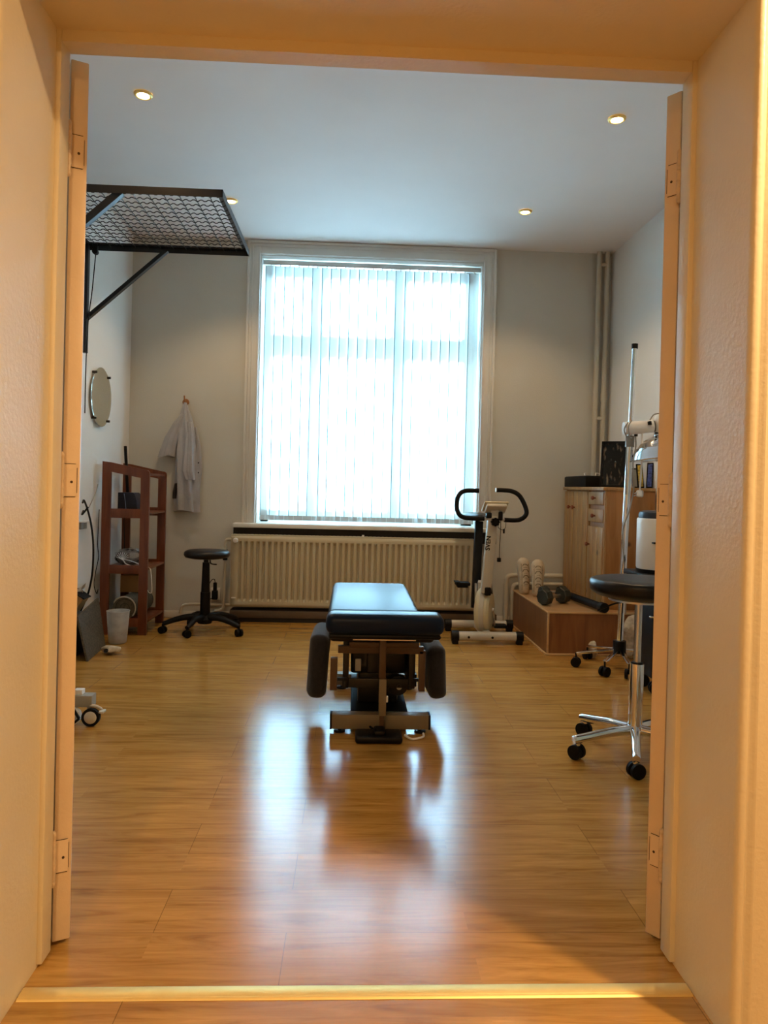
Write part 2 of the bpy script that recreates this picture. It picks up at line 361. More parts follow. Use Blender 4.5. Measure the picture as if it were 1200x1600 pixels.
# hall-side architrave on the right and left
for nm, sx, x0 in (('trim_4', 1, JR), ('trim_5', -1, JL)):
    b = MB()
    prof = [(0.0, 0), (0.0, -0.012), (0.004, -0.018), (0.012, -0.020), (0.018, -0.016), (0.021, -0.010), (0.026, -0.010), (0.030, -0.016), (0.036, -0.018), (0.040, -0.013), (0.10, -0.012), (0.10, 0)]
    b.prism([(x0+sx*p[0], YH+p[1], 0) for p in prof], (0, 0, 2.22))
    struct(b.build(nm, 'jamb', angle=60), 'moulded cream architrave on the hall side of the doorway')
b = MB(); b.box((JL-0.1, YH-0.016, ZH), (JR+0.1, YH, ZH+0.1), 0.006); struct(b.build('trim_6', 'jamb'), 'moulded cream architrave over the doorway')
# brass threshold strip
b = MB(); b.prism([(-0.685, 1.584, 0.0005), (-0.685, 1.588, 0.004), (-0.685, 1.592, 0.0045), (-0.685, 1.594, 0.0032), (-0.685, 1.597, 0.0048), (-0.685, 1.621, 0.0052), (-0.685, 1.630, 0.0005)], (1.466, 0.004, 0))
tag(b.build('threshold_strip', 'brass'), 'brass threshold strip across the floor of the doorway', 'threshold strip')

# skirting boards
b = MB(); b.box((XL, YB-0.014, 0), (-0.955, YB, 0.055), 0.004); b.box((1.2, YB-0.014, 0), (XR, YB, 0.055), 0.004); struct(b.build('baseboard_back', 'white'))
b = MB(); b.box((XL, 2.0, 0), (XL+0.014, YB, 0.055), 0.004); struct(b.build('baseboard_left', 'white'))
b = MB(); b.box((XR-0.014, 2.0, 0), (XR, YB, 0.055), 0.004); struct(b.build('baseboard_right', 'white'))
b = MB(); b.box((-0.955, 5.93, 0.036), (1.20, 5.95, 0.092), 0.003); b.box((-0.955, 5.95, 0.08), (1.2, YB, 0.092)); struct(b.build('trim_7', 'board_br'), 'brown pipe boxing under the radiator')
b = MB(); b.box((-0.955, 5.945, 0), (1.20, YB, 0.036)); struct(b.build('trim_8', 'plinth_shade_dk'), 'dark plinth under the radiator')

# ------------------------------------------------------------------ window
b = MB()  # moulded casing on the room face
def casing(b, x0, x1, z0, z1, w_, y, t):
    b.box((x0-w_, y-t, z0), (x0, y, z1+w_), 0.004); b.box((x1, y-t, z0), (x1+w_, y, z1+w_), 0.004); b.box((x0, y-t+0.0005, z1), (x1, y, z1+w_), 0.0)
casing(b, WX0, WX1, WZ0, WZ1, 0.105, YB, 0.022)
casing(b, WX0-0.085, WX1+0.085, WZ0, WZ1+0.085, 0.022, YB-0.018, 0.016)
casing(b, WX0-0.06, WX1+0.06, WZ0, WZ1+0.06, 0.010, YB-0.018, 0.010)
casing(b, WX0-0.003, WX1+0.003, WZ0, WZ1+0.003, 0.014, YB-0.018, 0.012)
struct(b.build('trim_9', 'white'), 'moulded white casing around the window')
b = MB(); b.box((-0.955, 5.985, 0.755), (1.20, YB+0.36, 0.79), 0.006); struct(b.build('trim_10', 'white'), 'white window sill board over the radiator')
b = MB(); b.box((-0.955, 6.03, 0.66), (1.20, YB, 0.754)); struct(b.build('shade_strip', 'plinth_shade_dk'), 'added dark strip painting the shade under the window sill')  # added dark strip that paints the shade between sill and radiator
win = thing('window_1', 'tall casement window with a transom bar behind the blinds', 'window', (0.13, 6.38, WZ0)); win['kind'] = 'structure'; del win['category']
fb = MB(); y0, y1 = 6.36, 6.43
fb.box((WX0, y0, WZ0), (WX0+0.075, y1, WZ1)); fb.box((WX1-0.10, y0, WZ0), (WX1, y1, WZ1)); fb.box((WX0, y0, 2.90), (WX1, y1, WZ1)); fb.box((WX0, y0, WZ0), (WX1, y1, WZ0+0.10))
fb.box((-0.385, y0-0.01, WZ0), (-0.265, y1, 2.9), 0.006); fb.box((0.315, y0-0.01, WZ0), (0.45, y1, 2.9), 0.006); fb.box((WX0, y0-0.02, 2.215), (WX1, y1, 2.405), 0.01)
fb.build('window_frame', 'white', win)
for x0, x1 in ((-0.715, -0.385), (-0.265, 0.315), (0.45, 0.95)):
    for z0, z1 in ((0.89, 2.215), (2.405, 2.90)):
        g = MB(); g.box((x0, 6.395, z0), (x1, 6.399, z1)); g.build('window_pane', 'glass', win, smooth=False)
# reveal lining
b = MB(); b.box((WX0, YB+0.001, WZ0), (WX0+0.008, 6.36, WZ1)); b.box((WX1-0.008, YB+0.001, WZ0), (WX1, 6.36, WZ1)); b.box((WX0, YB+0.001, WZ1-0.008), (WX1, 6.36, WZ1))
struct(b.build('trim_11', 'white', smooth=False), 'white lining of the window reveal')

# ------------------------------------------------------------------ vertical blind
bl = thing('vertical_blind', 'closed white vertical blind of fabric slats in the window', 'blind', (0.13, 6.19, 0.80))
b = MB(); b.box((WX0+0.012, 6.165, 2.935), (WX1-0.012, 6.205, 2.975), 0.004); b.build('head_rail', 'steel', bl)
NS = 23; pitch = (WX1-WX0-0.06)/NS
for i in range(NS):
    cx = WX0+0.035+pitch*(i+0.5)
    a = R(random.uniform(9, 17)); 
    if i in (6, 17): a = R(24)
    hw = 0.0445; rows = [0.815, 0.848, 1.3, 1.9, 2.5, 2.925]; s_ = MB(); rings = []
    lean = random.uniform(-0.003, 0.003)
    for z in rows:
        ring = []
        for k in range(7):
            u = (k/6-0.5)*2; bulge = 0.006*(1-u*u)
            x = cx + u*hw*math.cos(a) + bulge*math.sin(a) + lean*(2.9-z)
            y = 6.185 + u*hw*math.sin(a) - bulge*math.cos(a)
            ring.append((x, y, z))
        rings.append(ring)
    s_.loft(rings, close=False, cap=False); so = s_.build('slat', 'blind', bl, angle=60)
    p_ = MB(); dx, dy = math.cos(a), math.sin(a)
    bx = lean*2.05
    p_.prism([(cx-dx*hw+bx, 6.179-dy*hw, 0.812), (cx+dx*hw+bx, 6.179+dy*hw, 0.812), (cx+dx*hw+bx, 6.186+dy*hw, 0.812), (cx-dx*hw+bx, 6.186-dy*hw, 0.812)], (0, 0, 0.04))
    p_.build('bottom_weight', 'pocket', so, smooth=False)
    h_ = MB(); ex = cx-hw*dx+0.0068*dx; ey = 6.185-hw*dy-0.0012
    h_.loft([[(ex+lean*(2.9-z)-0.0068*dx, ey-0.0008, z), (ex+lean*(2.9-z), ey-0.0008, z), (ex+lean*(2.9-z), ey+0.0008, z), (ex+lean*(2.9-z)-0.0068*dx, ey+0.0008, z)] for z in rows]); h_.build('slat_hem', 'hem', so, smooth=False)
    c_ = MB(); c_.cyl((cx, 6.185, 2.915), (cx, 6.185, 2.94), 0.006, n=8); c_.build('carrier_clip', 'plastic_w', so)

# ------------------------------------------------------------------ doors (painted leaves opened into the room)
def door_leaf(nm, A, d, e, width, label):
    """A hinge corner, d direction along the leaf, e direction across its thickness (camera-facing edge)"""
    A = Vector((A[0], A[1], 0)); d = Vector((d[0], d[1], 0)).normalized(); e = Vector((e[0], e[1], 0)).normalized(); T = 0.04
    root = bpy.data.objects.new(nm, None); COL.objects.link(root); root.location = A; struct(root, label)
    b = MB(); m = Matrix((d, e, (0, 0, 1))).transposed().to_4x4(); m.translation = A
    if d.cross(e).z < 0: pass
    b.box((0, 0, 0.012), (width, T, 2.10), 0.003, 2, m)
    b.build('door_panel', 'leaf', root)
    for side, yy in ((0, -0.006), (1, T-0.002)):
        q = MB()
        for z0, z1 in ((0.18, 0.75), (0.88, 1.95)):
            for (xa, xb, za, zb) in ((0.10, width-0.10, z0, z0+0.025), (0.10, width-0.10, z1-0.025, z1), (0.10, 0.125, z0, z1), (width-0.125, width-0.10, z0, z1)):
                q.box((xa, yy, za), (xb, yy+0.008, zb), 0.002, 1, m)
        q.build('panel_moulding', 'leaf', root)
    return root, m, T
dl, mL, T = door_leaf('door_1', (-0.684, 1.768), (-0.44, 0.90), (0.90, 0.44), 0.72, 'left cream door leaf folded back into the room')
dr, mR, T = door_leaf('door_2', (0.784, 1.775), (0.80, 0.60), (-0.60, 0.80), 0.72, 'right cream door leaf folded back into the room')
def hinges(root, m, zs, px, rx):
    for z in zs:
        q = MB()
        q.cyl((px[0], px[1], z-0.052), (px[0], px[1], z+0.052), 0.0062, n=12)
        for k in (-1, 0, 1): q.cyl((px[0], px[1], z+k*0.026-0.0125), (px[0], px[1], z+k*0.026+0.0125), 0.0074, n=12)
        q.sphere((px[0], px[1], z+0.057), 0.007, (1, 1, 1.5)); q.sphere((px[0], px[1], z-0.057), 0.007, (1, 1, 1.5))
        h = q.build('hinge', 'hinge', root)
        k = MB(); k.box((-0.0015, 0.002, z-0.038), (0.0, 0.032, z+0.038), 0, 1, m); k.build('hinge_plate', 'leaf', h)
        k = MB(); k.cyl(m @ Vector((-0.0022, 0.021, z-0.004)), m @ Vector((-0.0012, 0.021, z-0.004)), 0.0032, n=12)
        # hairline cracks in the paint round the plate
        for za in (z-0.039, z+0.039): k.box((-0.0018, 0.004, za-0.0006), (-0.0008, 0.030, za+0.0006), 0, 1, m)
        k.box((-0.0018, 0.0325, z-0.03), (-0.0008, 0.0335, z+0.03), 0, 1, m)
        k.build('hinge_screw', 'gapdark', h)
hinges(dl, mL, (1.885, 1.108, 0.215), (-0.6815, 1.757), 1)
hinges(dr, mR, (1.885, 1.095, 0.225), (0.7785, 1.764), -1)
# knob of the left leaf
q = MB(); kc = mL @ Vector((0.655, T, 1.105)); kn = (mL.to_3x3() @ Vector((0, 1, 0)))
q.lathe([(0.022, 0), (0.022, 0.004), (0.009, 0.006), (0.008, 0.03), (0.016, 0.036), (0.024, 0.046), (0.025, 0.056), (0.018, 0.064), (0.004, 0.067)], kc, 24, axis=kn)
q.build('door_knob', 'steel', dl)

# ------------------------------------------------------------------ recessed spotlights
spots = [(-1.126, 3.867), (1.367, 3.888), (1.193, 5.236), (-0.903, 5.259)]
desc = ['near left', 'near right', 'far right', 'far left']
sl = ['lit ceiling spotlight nearest the doorway on the left side', 'lit ceiling spotlight nearest the doorway on the right side',
      'lit ceiling spotlight right of the window, towards the back wall', 'lit ceiling spotlight just beyond the hanging mesh rack']
proto = None
for i, (x, y) in enumerate(spots):
    if proto is None:
        t = thing('ceiling_spotlight', sl[i], 'spotlight', (x, y, ZC-0.001), 'recessed ceiling spotlights')
        q = MB(); q.lathe([(0.030, -0.0005), (0.032, -0.010), (0.040, -0.012), (0.047, -0.006), (0.048, 0.0)], (x, y, ZC-0.001), 32, cap=False); q.build('trim_ring', 'brass', t)
        q = MB(); q.lathe([(0.0305, -0.002), (0.024, -0.009), (0.010, -0.012), (0.001, -0.0125)], (x, y, ZC-0.001), 24); q.build('bulb', 'lampglow', t)
        proto = t
    else:
        t = copy_tree(proto); t.location = (x, y, ZC-0.001); t['label'] = sl[i]
    l = bpy.data.lights.new('spot_light', 'SPOT'); l.energy = SPOT_W*3; l.color = WARM; l.spot_size = R(115); l.spot_blend = 0.6; l.shadow_soft_size = 0.02
    o = bpy.data.objects.new('spot_light', l); COL.objects.link(o); o.location = (x, y, ZC-0.02)

# ------------------------------------------------------------------ radiator
rd = thing('radiator', 'long cream panel radiator with vertical ribs under the window', 'radiator', (0.04, 5.98, 0.12))
b = MB(); X0, X1 = -0.953, 1.045; n = 41; pw = 0.0488
zs = [0.125, 0.150, 0.166, 0.186, 0.40, 0.63, 0.650, 0.662, 0.692]
amp = [0, 0, 0, 1, 1, 1, 0, 0, 0]
xs = [X0, X0+0.045]
for i in range(n):
    xa = X0+0.045+i*(X1-X0-0.06)/n; pp = (X1-X0-0.06)/n
    xs += [xa+pp*f for f in (0.22, 0.42, 0.62, 0.82)]
xs += [X1-0.012, X1]
rings = []
for z, a in zip(zs, amp):
    ring = []
    for j, x in enumerate(xs):
        k = (j-2) % 4
        on = a and 2 <= j < len(xs)-2 and k in (1, 2)
        ring.append((x, 5.935 + (0.0 if not on else 0.022) , z))
    rings.append(ring)
b.loft(rings, close=False, cap=False)
b.bm.verts.ensure_lookup_table()
b.build('front_panel', 'rad', rd, angle=20, solid=0.002)
b = MB(); b.box((X0, 5.955, 0.13), (X1, 5.975, 0.69)); b.box((X0, 6.010, 0.13), (X1, 6.022, 0.69)); b.build('rear_panel', 'rad', rd)
b = MB(); b.box((X0, 5.934, 0.692), (X1, 6.025, 0.700), 0.002); 
for i in range(60):
    x = X0+0.02+i*(X1-X0-0.04)/59; b.box((x-0.012, 5.95, 0.699), (x+0.012, 6.02, 0.702))
b.build('top_grille', 'rad', rd)
for xx in (X0-0.004, X1):
    b = MB(); b.box((xx, 5.934, 0.125), (xx+0.004, 6.025, 0.70), 0.002); b.build('side_cover', 'rad', rd)
b = MB(); b.lathe([(0.020, 0), (0.020, 0.02), (0.016, 0.03), (0.003, 0.032)], (X0+0.035, 5.934, 0.655), 20, axis=(0, -1, 0)); b.build('thermostat_knob', 'plastic_w', rd)
b = MB(); b.cyl((0.10, 5.98, 0.702), (0.10, 5.98, 0.716), 0.010, n=10); b.build('bleed_screw', 'plastic_w', rd)
b = MB(); b.box((X0+0.01, 5.922, 0.19), (X0+0.045, 5.934, 0.20), 0.002); b.build('lower_clip', 'plastic_w', rd)
b = MB(); b.tube([(X0, 5.99, 0.655), (X0-0.04, 5.99, 0.655), (X0-0.055, 5.99, 0.63), (X0-0.055, 5.99, 0.56)], 0.013); b.cyl((X0-0.055, 5.99, 0.585), (X0-0.055, 5.99, 0.50), 0.017, n=14)
b.build('valve_body', 'pipe', rd)
for za, zb in ((0.575, 0.552), (0.512, 0.49)):
    b = MB(); b.cyl((X0-0.055, 5.985, za), (X0-0.055, 5.985, zb), 0.019, n=14); b.build('valve_collar', 'black', rd)
b = MB(); b.cyl((X0-0.055, 5.985, 0.535), (X0-0.09, 5.93, 0.535), 0.024, 0.020, n=18); b.build('valve_head', 'plastic_w', rd)
b = MB(); b.tube([(X0-0.055, 5.99, 0.50), (X0-0.058, 5.99, 0.30), (X0-0.062, 5.99, 0.12), (X0-0.085, 5.99, 0.085), (X0-0.13, 5.99, 0.075)], 0.011); b.tube([(X0-0.0, 6.05, 0.118), (X0-0.2, 6.05, 0.118), (X0-0.34, 6.05, 0.118), (X0-0.40, 6.05, 0.10), (X0-0.42, 6.05, 0.04)], 0.012)
b.build('feed_pipe', 'pipe', rd)

# heating riser pipes
def riser(name, x, lab, zc):
    t = thing(name, lab, 'pipe', (x, 6.05, 0))
    b = MB(); b.tube([(x-0.012, 6.05, 0.30), (x, 6.05, ZC-0.002)], 0.021, 14, False); b.build('pipe', 'pipe', t)
    b = MB(); b.cyl((x-0.006, 6.05, zc-0.035), (x-0.006, 6.05, zc+0.035), 0.025, n=16); b.build('coupling', 'pipe', t)
    return t
r1 = riser('heating_pipe', 2.012, 'cream vertical heating pipe nearer the window', 1.875)
r2 = riser('heating_pipe', 2.080, 'cream vertical heating pipe beside the right corner', 1.90)
for zc in (1.725, 3.00):
    b = MB(); b.box((2.012, 6.034, zc-0.014), (2.08, 6.066, zc+0.014), 0.004); b.build('bracket', 'pipe', r1)
for (xa, za, ra, lb) in ((1.298, 0.405, 0.020, 'cream low heating pipe, outer bend beside the radiator'), (1.352, 0.335, 0.018, 'cream low heating pipe, inner bend beside the radiator')):
    t = thing('heating_pipe', lb, 'pipe', (xa, 6.03, 0))
    b = MB(); b.tube([(xa, 6.05, 0.002), (xa, 6.05, 0.15), (xa, 6.05, za-0.06)] , ra, 14, False); b.tube([(xa, 6.05, za-0.062), (xa+0.004, 6.05, za-0.03), (xa+0.02, 6.05, za-0.008), (xa+0.055, 6.05, za)], ra, 14); b.tube([(xa+0.054, 6.05, za), (1.99, 6.05, za)], ra, 14, False)
    b.build('pipe', 'pipe', t)
    b = MB(); b.cyl((xa, 6.05, za-0.09), (xa, 6.05, za-0.075), ra+0.003, n=14); b.build('coupling', 'pipe', t)

# ================================================================== TREATMENT TABLE
tt = thing('treatment_table', 'low dark vinyl chiropractic treatment table in the middle of the floor', 'treatment table', (0.158, 3.6, 0))
b = MB(); b.box((-0.098, 3.12, 0.475), (0.412, 3.262, 0.565), 0.034, 4)
for v in b.bm.verts:
    if v.co.z > 0.53: v.co.z -= 0.006*math.exp(-((v.co.x-0.16)/0.06)**2)
b.build('head_cushion', 'vinyl', tt, angle=80)
b = MB(); b.box((-0.095, 3.262, 0.49), (0.323, 4.23, 0.560), 0.03, 4)
b.build('main_cushion', 'vinyl', tt, angle=80)
b = MB(); b.box((-0.085, 3.15, 0.455), (0.40, 3.30, 0.477), 0.01, 2); b.box((-0.085, 3.27, 0.455), (0.31, 4.2, 0.492), 0.008); b.build('cushion_board', 'black', tt)
b = MB(); b.box((-0.083, 3.275, 0.415), (0.385, 3.33, 0.454), 0.018, 3); b.build('underside_pad', 'seatvinyl', tt, angle=80)
b = MB(); b.box((0.02, 3.148, 0.452), (0.29, 3.152, 0.456)); b.build('trim_strip', 'steel', tt)
for nm, lo, hi, tilt in (('l', (-0.185, 3.42, 0.115), (-0.092, 3.78, 0.415), 4), ('r', (0.372, 3.42, 0.118), (0.462, 3.78, 0.37), -3)):
    b = MB(); b.box(lo, hi, 0.036, 4); c = (Vector(lo)+Vector(hi))/2
    m = Matrix.Translation(c) @ Matrix.Rotation(R(tilt), 4, 'Y') @ Matrix.Translation(-c); bmesh.ops.transform(b.bm, matrix=m, verts=b.bm.verts)
    for v in b.bm.verts: v.co.x += 0.004*math.sin(v.co.z*60+v.co.y*9)
    b.build('arm_cushion', 'fabric_d', tt, angle=80)
b = MB(); b.box((-0.045, 3.335, 0.352), (0.345, 3.365, 0.386), 0.003); b.box((0.005, 3.30, 0.385), (0.32, 3.33, 0.412), 0.003)
b.box((-0.078, 3.335, 0.182), (-0.046, 3.365, 0.33), 0.003); b.box((0.324, 3.335, 0.182), (0.354, 3.365, 0.368), 0.003); b.build('arm_bracket', 'beige_st_shaded', tt)
b = MB(); b.box((-0.046, 3.345, 0.225), (0.0, 3.36, 0.238)); b.box((0.30, 3.345, 0.225), (0.33, 3.36, 0.238)); b.build('arm_spindle', 'black', tt)
b = MB(); b.box((-0.022, 3.38, 0.182), (0.006, 4.1, 0.42), 0.003); b.box((0.282, 3.38, 0.182), (0.312, 4.1, 0.42), 0.003); b.box((0.0, 3.385, 0.183), (0.29, 3.40, 0.225), 0.002)
b.box((0.0, 3.40, 0.40), (0.29, 4.1, 0.455)); b.build('under_frame', 'blacksteel', tt)
b = MB(); b.box((0.015, 3.46, 0.23), (0.275, 4.0, 0.40), 0.012); b.box((0.05, 3.48, 0.085), (0.24, 4.0, 0.24), 0.012); b.box((0.09, 3.42, 0.24), (0.15, 3.52, 0.38), 0.008); b.box((0.20, 3.55, 0.26), (0.28, 3.7, 0.38), 0.01); b.build('lift_motor', 'blacksteel', tt)  # black housing enlarged to darken the space under the table
b = MB(); b.box((0.035, 3.39, 0.258), (0.062, 3.40, 0.315), 0.002); b.build('control_plate', 'greyp', tt)
b = MB(); b.cyl((0.235, 3.40, 0.19), (0.235, 3.45, 0.19), 0.045, n=24); b.build('wheel', 'black', tt)
b = MB(); b.cyl((0.240, 3.385, 0.188), (0.240, 3.40, 0.188), 0.013, n=16); b.build('wheel_hub', 'greyp', tt)
b = MB(); b.bar((0.154, 3.255, 0.262), (0.154, 3.255, 0.455), 0.030, 0.024, bev=0.002); b.bar((0.157, 3.265, 0.05), (0.155, 3.265, 0.11), 0.026, 0.02); b.build('upright_post', 'beige_st_shaded', tt)
b = MB(); b.bar((0.158, 3.255, 0.10), (0.157, 3.255, 0.262), 0.041, 0.032, bev=0.002); b.build('post_sleeve', 'beige_st', tt)
b = MB(); b.box((0.172, 3.236, 0.160), (0.182, 3.250, 0.188), 0.003); b.build('torn_tape', 'paper', tt)
for yy in (3.30, 4.02):
    b = MB(); b.box((-0.068, yy, 0.020), (0.374, yy+0.06, 0.084), 0.003); b.build('base_crossbar', 'beige_st', tt)
b = MB(); b.box((0.02, 3.36, 0.024), (0.28, 4.02, 0.085), 0.004); b.build('base_beam', 'rubber', tt)  # beam widened in black to fill the dark below the table
for x in (-0.070, 0.374):
    for yy in (3.30, 4.02):
        b = MB(); b.box((x-0.004, yy-0.001, 0.019), (x+0.006, yy+0.061, 0.086), 0.002); b.build('end_cap', 'black', tt)
for x in (-0.03, 0.335):
    for yy in (3.33, 4.05):
        b = MB(); b.cyl((x, yy, 0.0), (x, yy, 0.008), 0.026, n=18); b.cyl((x, yy, 0.008), (x, yy, 0.022), 0.008, n=10); b.build('levelling_foot', 'black', tt)
b = MB(); b.box((0.04, 3.16, 0.001), (0.245, 3.275, 0.034), 0.012, 3); b.box((0.12, 3.17, 0.03), (0.17, 3.252, 0.055), 0.01); b.build('foot_pedal', 'black', tt)
b = MB(); b.tube([(0.12, 3.27, 0.03), (0.06, 3.45, 0.04), (0.10, 3.8, 0.05), (0.11, 4.0, 0.10)], 0.005, 8); b.build('pedal_cable', 'black', tt)
b = MB(); b.tube([(0.26, 3.25, 0.012), (0.29, 3.22, 0.006), (0.34, 3.24, 0.008), (0.345, 3.27, 0.014)], 0.005, 8); b.build('cable_end', 'plastic_w', tt)

# ================================================================== STOOLS / BASES
def castor(p, root, yawdeg=0, r=0.026, part='castor', mw='rubber'):
    x, y, z = p; a = R(yawdeg); dx, dy = math.cos(a), math.sin(a)
    b = MB()
    for s_ in (-1, 1):
        ox, oy = dx*s_*0.008, dy*s_*0.008
        b.cyl((x+ox, y+oy, r+0.001), (x+ox*2.9, y+oy*2.9, r+0.001), r, n=22)
    w_ = b.build(part, mw, root)
    b = MB(); b.cyl((x, y, r), (x, y, z), 0.006, n=10); b.box((x-0.012, y-0.012, r+0.012), (x+0.012, y+0.012, r+0.030), 0.005); b.build('castor_fork', 'black', w_)
    return w_

# right stool, chrome
SX, SY = 1.225, 3.07
st = thing('stool', 'tall round stool with black seat and chrome five-star base by the right door leaf', 'stool', (SX, SY, 0))
b = MB(); b.lathe([(0.02, 0.662), (0.13, 0.664), (0.180, 0.676), (0.203, 0.690), (0.210, 0.700), (0.211, 0.728), (0.206, 0.740), (0.195, 0.745), (0.12, 0.748), (0.01, 0.749)], (SX+0.01, SY, 0), 48)
b.build('seat', 'seatvinyl', st, angle=80)
b = MB(); b.lathe([(0.01, 0.645), (0.05, 0.645), (0.13, 0.655), (0.13, 0.663), (0.01, 0.664)], (SX+0.008, SY, 0), 32); b.build('seat_plate', 'steel', st)
b = MB(); b.cyl((SX+0.002, SY, 0.39), (SX+0.004, SY, 0.650), 0.0145, n=24); b.build('gas_lift', 'steel', st)
b = MB(); b.cyl((SX, SY, 0.105), (SX+0.002, SY, 0.388), 0.029, n=28); b.build('outer_tube', 'chrome', st)
b = MB(); b.cyl((SX+0.002, SY, 0.384), (SX+0.002, SY, 0.394), 0.024, n=24); b.build('collar', 'black', st)
b = MB(); b.tube([(SX-0.02, SY-0.01, 0.650), (SX-0.10, SY-0.03, 0.648), (SX-0.19, SY-0.05, 0.618)], 0.004, 8); b.build('height_lever', 'blacksteel', st)
b = MB(); b.cyl((SX, SY, 0.075), (SX, SY, 0.125), 0.034, n=24); b.build('hub', 'chrome', st)
for a in (192, 250, 122, 42, -32):
    d = Vector((math.cos(R(a)), math.sin(R(a)), 0)); e = Vector((SX, SY, 0)) + d*0.272
    b = MB(); b.tube([Vector((SX, SY, 0.108))+d*0.015, Vector((SX, SY, 0.102))+d*0.12, Vector((SX, SY, 0.088))+d*0.22, e+Vector((0, 0, 0.082)), e+d*0.016+Vector((0, 0, 0.078))], lambda t: 0.0215-0.004*t, 14)
    b.cyl(e+Vector((0, 0, 0.058)), e+Vector((0, 0, 0.09)), 0.014, n=14)
    b.build('leg', 'chrome', st)
    castor((e.x, e.y, 0.07), st, a+(95 if a == 122 else 30), 0.030)

# left stool, black
SX, SY = -1.065, 5.50
st = thing('stool', 'small all-black swivel stool standing left of the radiator', 'stool', (SX, SY, 0))
b = MB(); b.lathe([(0.01, 0.553), (0.12, 0.551), (0.158, 0.560), (0.168, 0.578), (0.164, 0.598), (0.145, 0.610), (0.08, 0.616), (0.01, 0.617)], (SX+0.005, SY, 0), 40); b.build('seat', 'seatvinyl', st, angle=80)
b = MB(); b.cyl((SX, SY, 0.29), (SX, SY, 0.52), 0.032, 0.026, n=24); b.cyl((SX, SY, 0.50), (SX, SY, 0.555), 0.018, n=16); b.build('upper_column', 'black', st)
b = MB(); b.cyl((SX, SY, 0.10), (SX, SY, 0.30), 0.038, 0.036, n=24); b.build('column', 'black', st)
b = MB(); b.tube([(SX+0.03, SY-0.01, 0.552), (SX+0.035, SY-0.02, 0.522), (SX+0.05, SY-0.03, 0.512), (SX+0.085, SY-0.04, 0.510)], 0.005, 8); b.build('height_lever', 'black', st)
b = MB(); b.lathe([(0.05, 0.07), (0.06, 0.10), (0.045, 0.13), (0.02, 0.14)], (SX, SY, 0), 24); b.build('hub', 'black', st)
for a in (191, 247, 335, 48, 122):
    d = Vector((math.cos(R(a)), math.sin(R(a)), 0)); L = 0.30 if a != 247 else 0.22
    e = Vector((SX, SY, 0)) + d*L
    b = MB(); b.tube([Vector((SX, SY, 0.115))+d*0.02, Vector((SX, SY, 0.118))+d*0.12, Vector((SX, SY, 0.10))+d*0.21*L/0.3, e+Vector((0, 0, 0.07))], lambda t: 0.027-0.010*t, 12); b.build('leg', 'black', st)
    castor((e.x, e.y, 0.07), st, a+60)

# ================================================================== EXERCISE BIKE
bk = thing('exercise_bike', 'white exercise bike with black looped handlebars by the window', 'exercise bike', (1.0, 5.45, 0))
b = MB(); b.cyl((0.79, 5.25, 0.055), (1.205, 5.25, 0.055), 0.033, n=24); b.build('front_stabiliser', 'bikewhite', bk)
for xx in (0.86, 1.03):
    b = MB(); b.cyl((xx, 5.215, 0.052), (xx, 5.222, 0.052), 0.009, n=12); b.build('stabiliser_bolt', 'black', bk)
b = MB(); b.cyl((0.80, 5.72, 0.055), (1.235, 5.72, 0.055), 0.030, n=24); b.build('rear_stabiliser', 'bikewhite', bk)
for x, yy in ((0.765, 5.25), (1.23, 5.25), (0.775, 5.72), (1.258, 5.72)):
    b = MB(); b.cyl((x-0.026, yy, 0.055), (x+0.026, yy, 0.055), 0.037, n=24); b.box((x-0.022, yy-0.03, 0.0), (x+0.022, yy+0.03, 0.04), 0.006); b.build('end_cap', 'black', bk)
b = MB(); b.bar((1.00, 5.27, 0.06), (1.00, 5.70, 0.06), 0.05, 0.05, bev=0.004); b.bar((1.0, 5.55, 0.08), (0.985, 5.49, 0.42), 0.045, 0.06, bev=0.004); b.build('main_frame', 'bikewhite', bk)
# flywheel cover: rounded disc turned slightly
b = MB(); c = Vector((1.000, 5.40, 0.222)); ax = Vector((math.cos(R(-20)), math.sin(R(-20)), 0))
b.lathe([(0.02, -0.060), (0.10, -0.060), (0.140, -0.052), (0.156, -0.036), (0.160, 0.0), (0.156, 0.036), (0.140, 0.052), (0.10, 0.060), (0.02, 0.060)], c, 44, axis=ax)
b.build('flywheel_cover', 'cream_pl', bk, angle=25)
b = MB(); b.lathe([(0.150, -0.020), (0.1625, -0.016), (0.1625, 0.016), (0.150, 0.020)], c, 44, cap=False, axis=ax); b.build('cover_band', 'bikewhite', bk, angle=25)
b = MB(); b.lathe([(0.075, -0.059), (0.08, -0.064), (0.085, -0.059)], c, 32, cap=False, axis=ax); b.build('cover_groove', 'greyp', bk)
# crank and pedals
b = MB(); b.bar(c-ax*0.065, c-ax*0.065+Vector((-0.005, 0, 0.19)), 0.012, 0.022, up=(0, 1, 0)); b.cyl(c-ax*0.052, c-ax*0.072, 0.018, n=14); b.build('crank', 'steel', bk)
b = MB(); b.bar(c+ax*0.065, c+ax*0.065+Vector((0.02, 0.03, -0.13)), 0.012, 0.022, up=(0, 1, 0)); b.cyl(c+ax*0.052, c+ax*0.072, 0.018, n=14); b.build('crank', 'steel', bk)
b = MB(); b.box((0.778, 5.35, 0.400), (0.885, 5.44, 0.425), 0.008); b.box((0.79, 5.36, 0.385), (0.87, 5.43, 0.402), 0.006); b.box((0.772, 5.345, 0.42), (0.81, 5.445, 0.430), 0.004); b.build('pedal', 'rubber', bk)
b = MB(); b.box((1.075, 5.39, 0.085), (1.175, 5.48, 0.108), 0.008); b.build('pedal', 'rubber', bk)
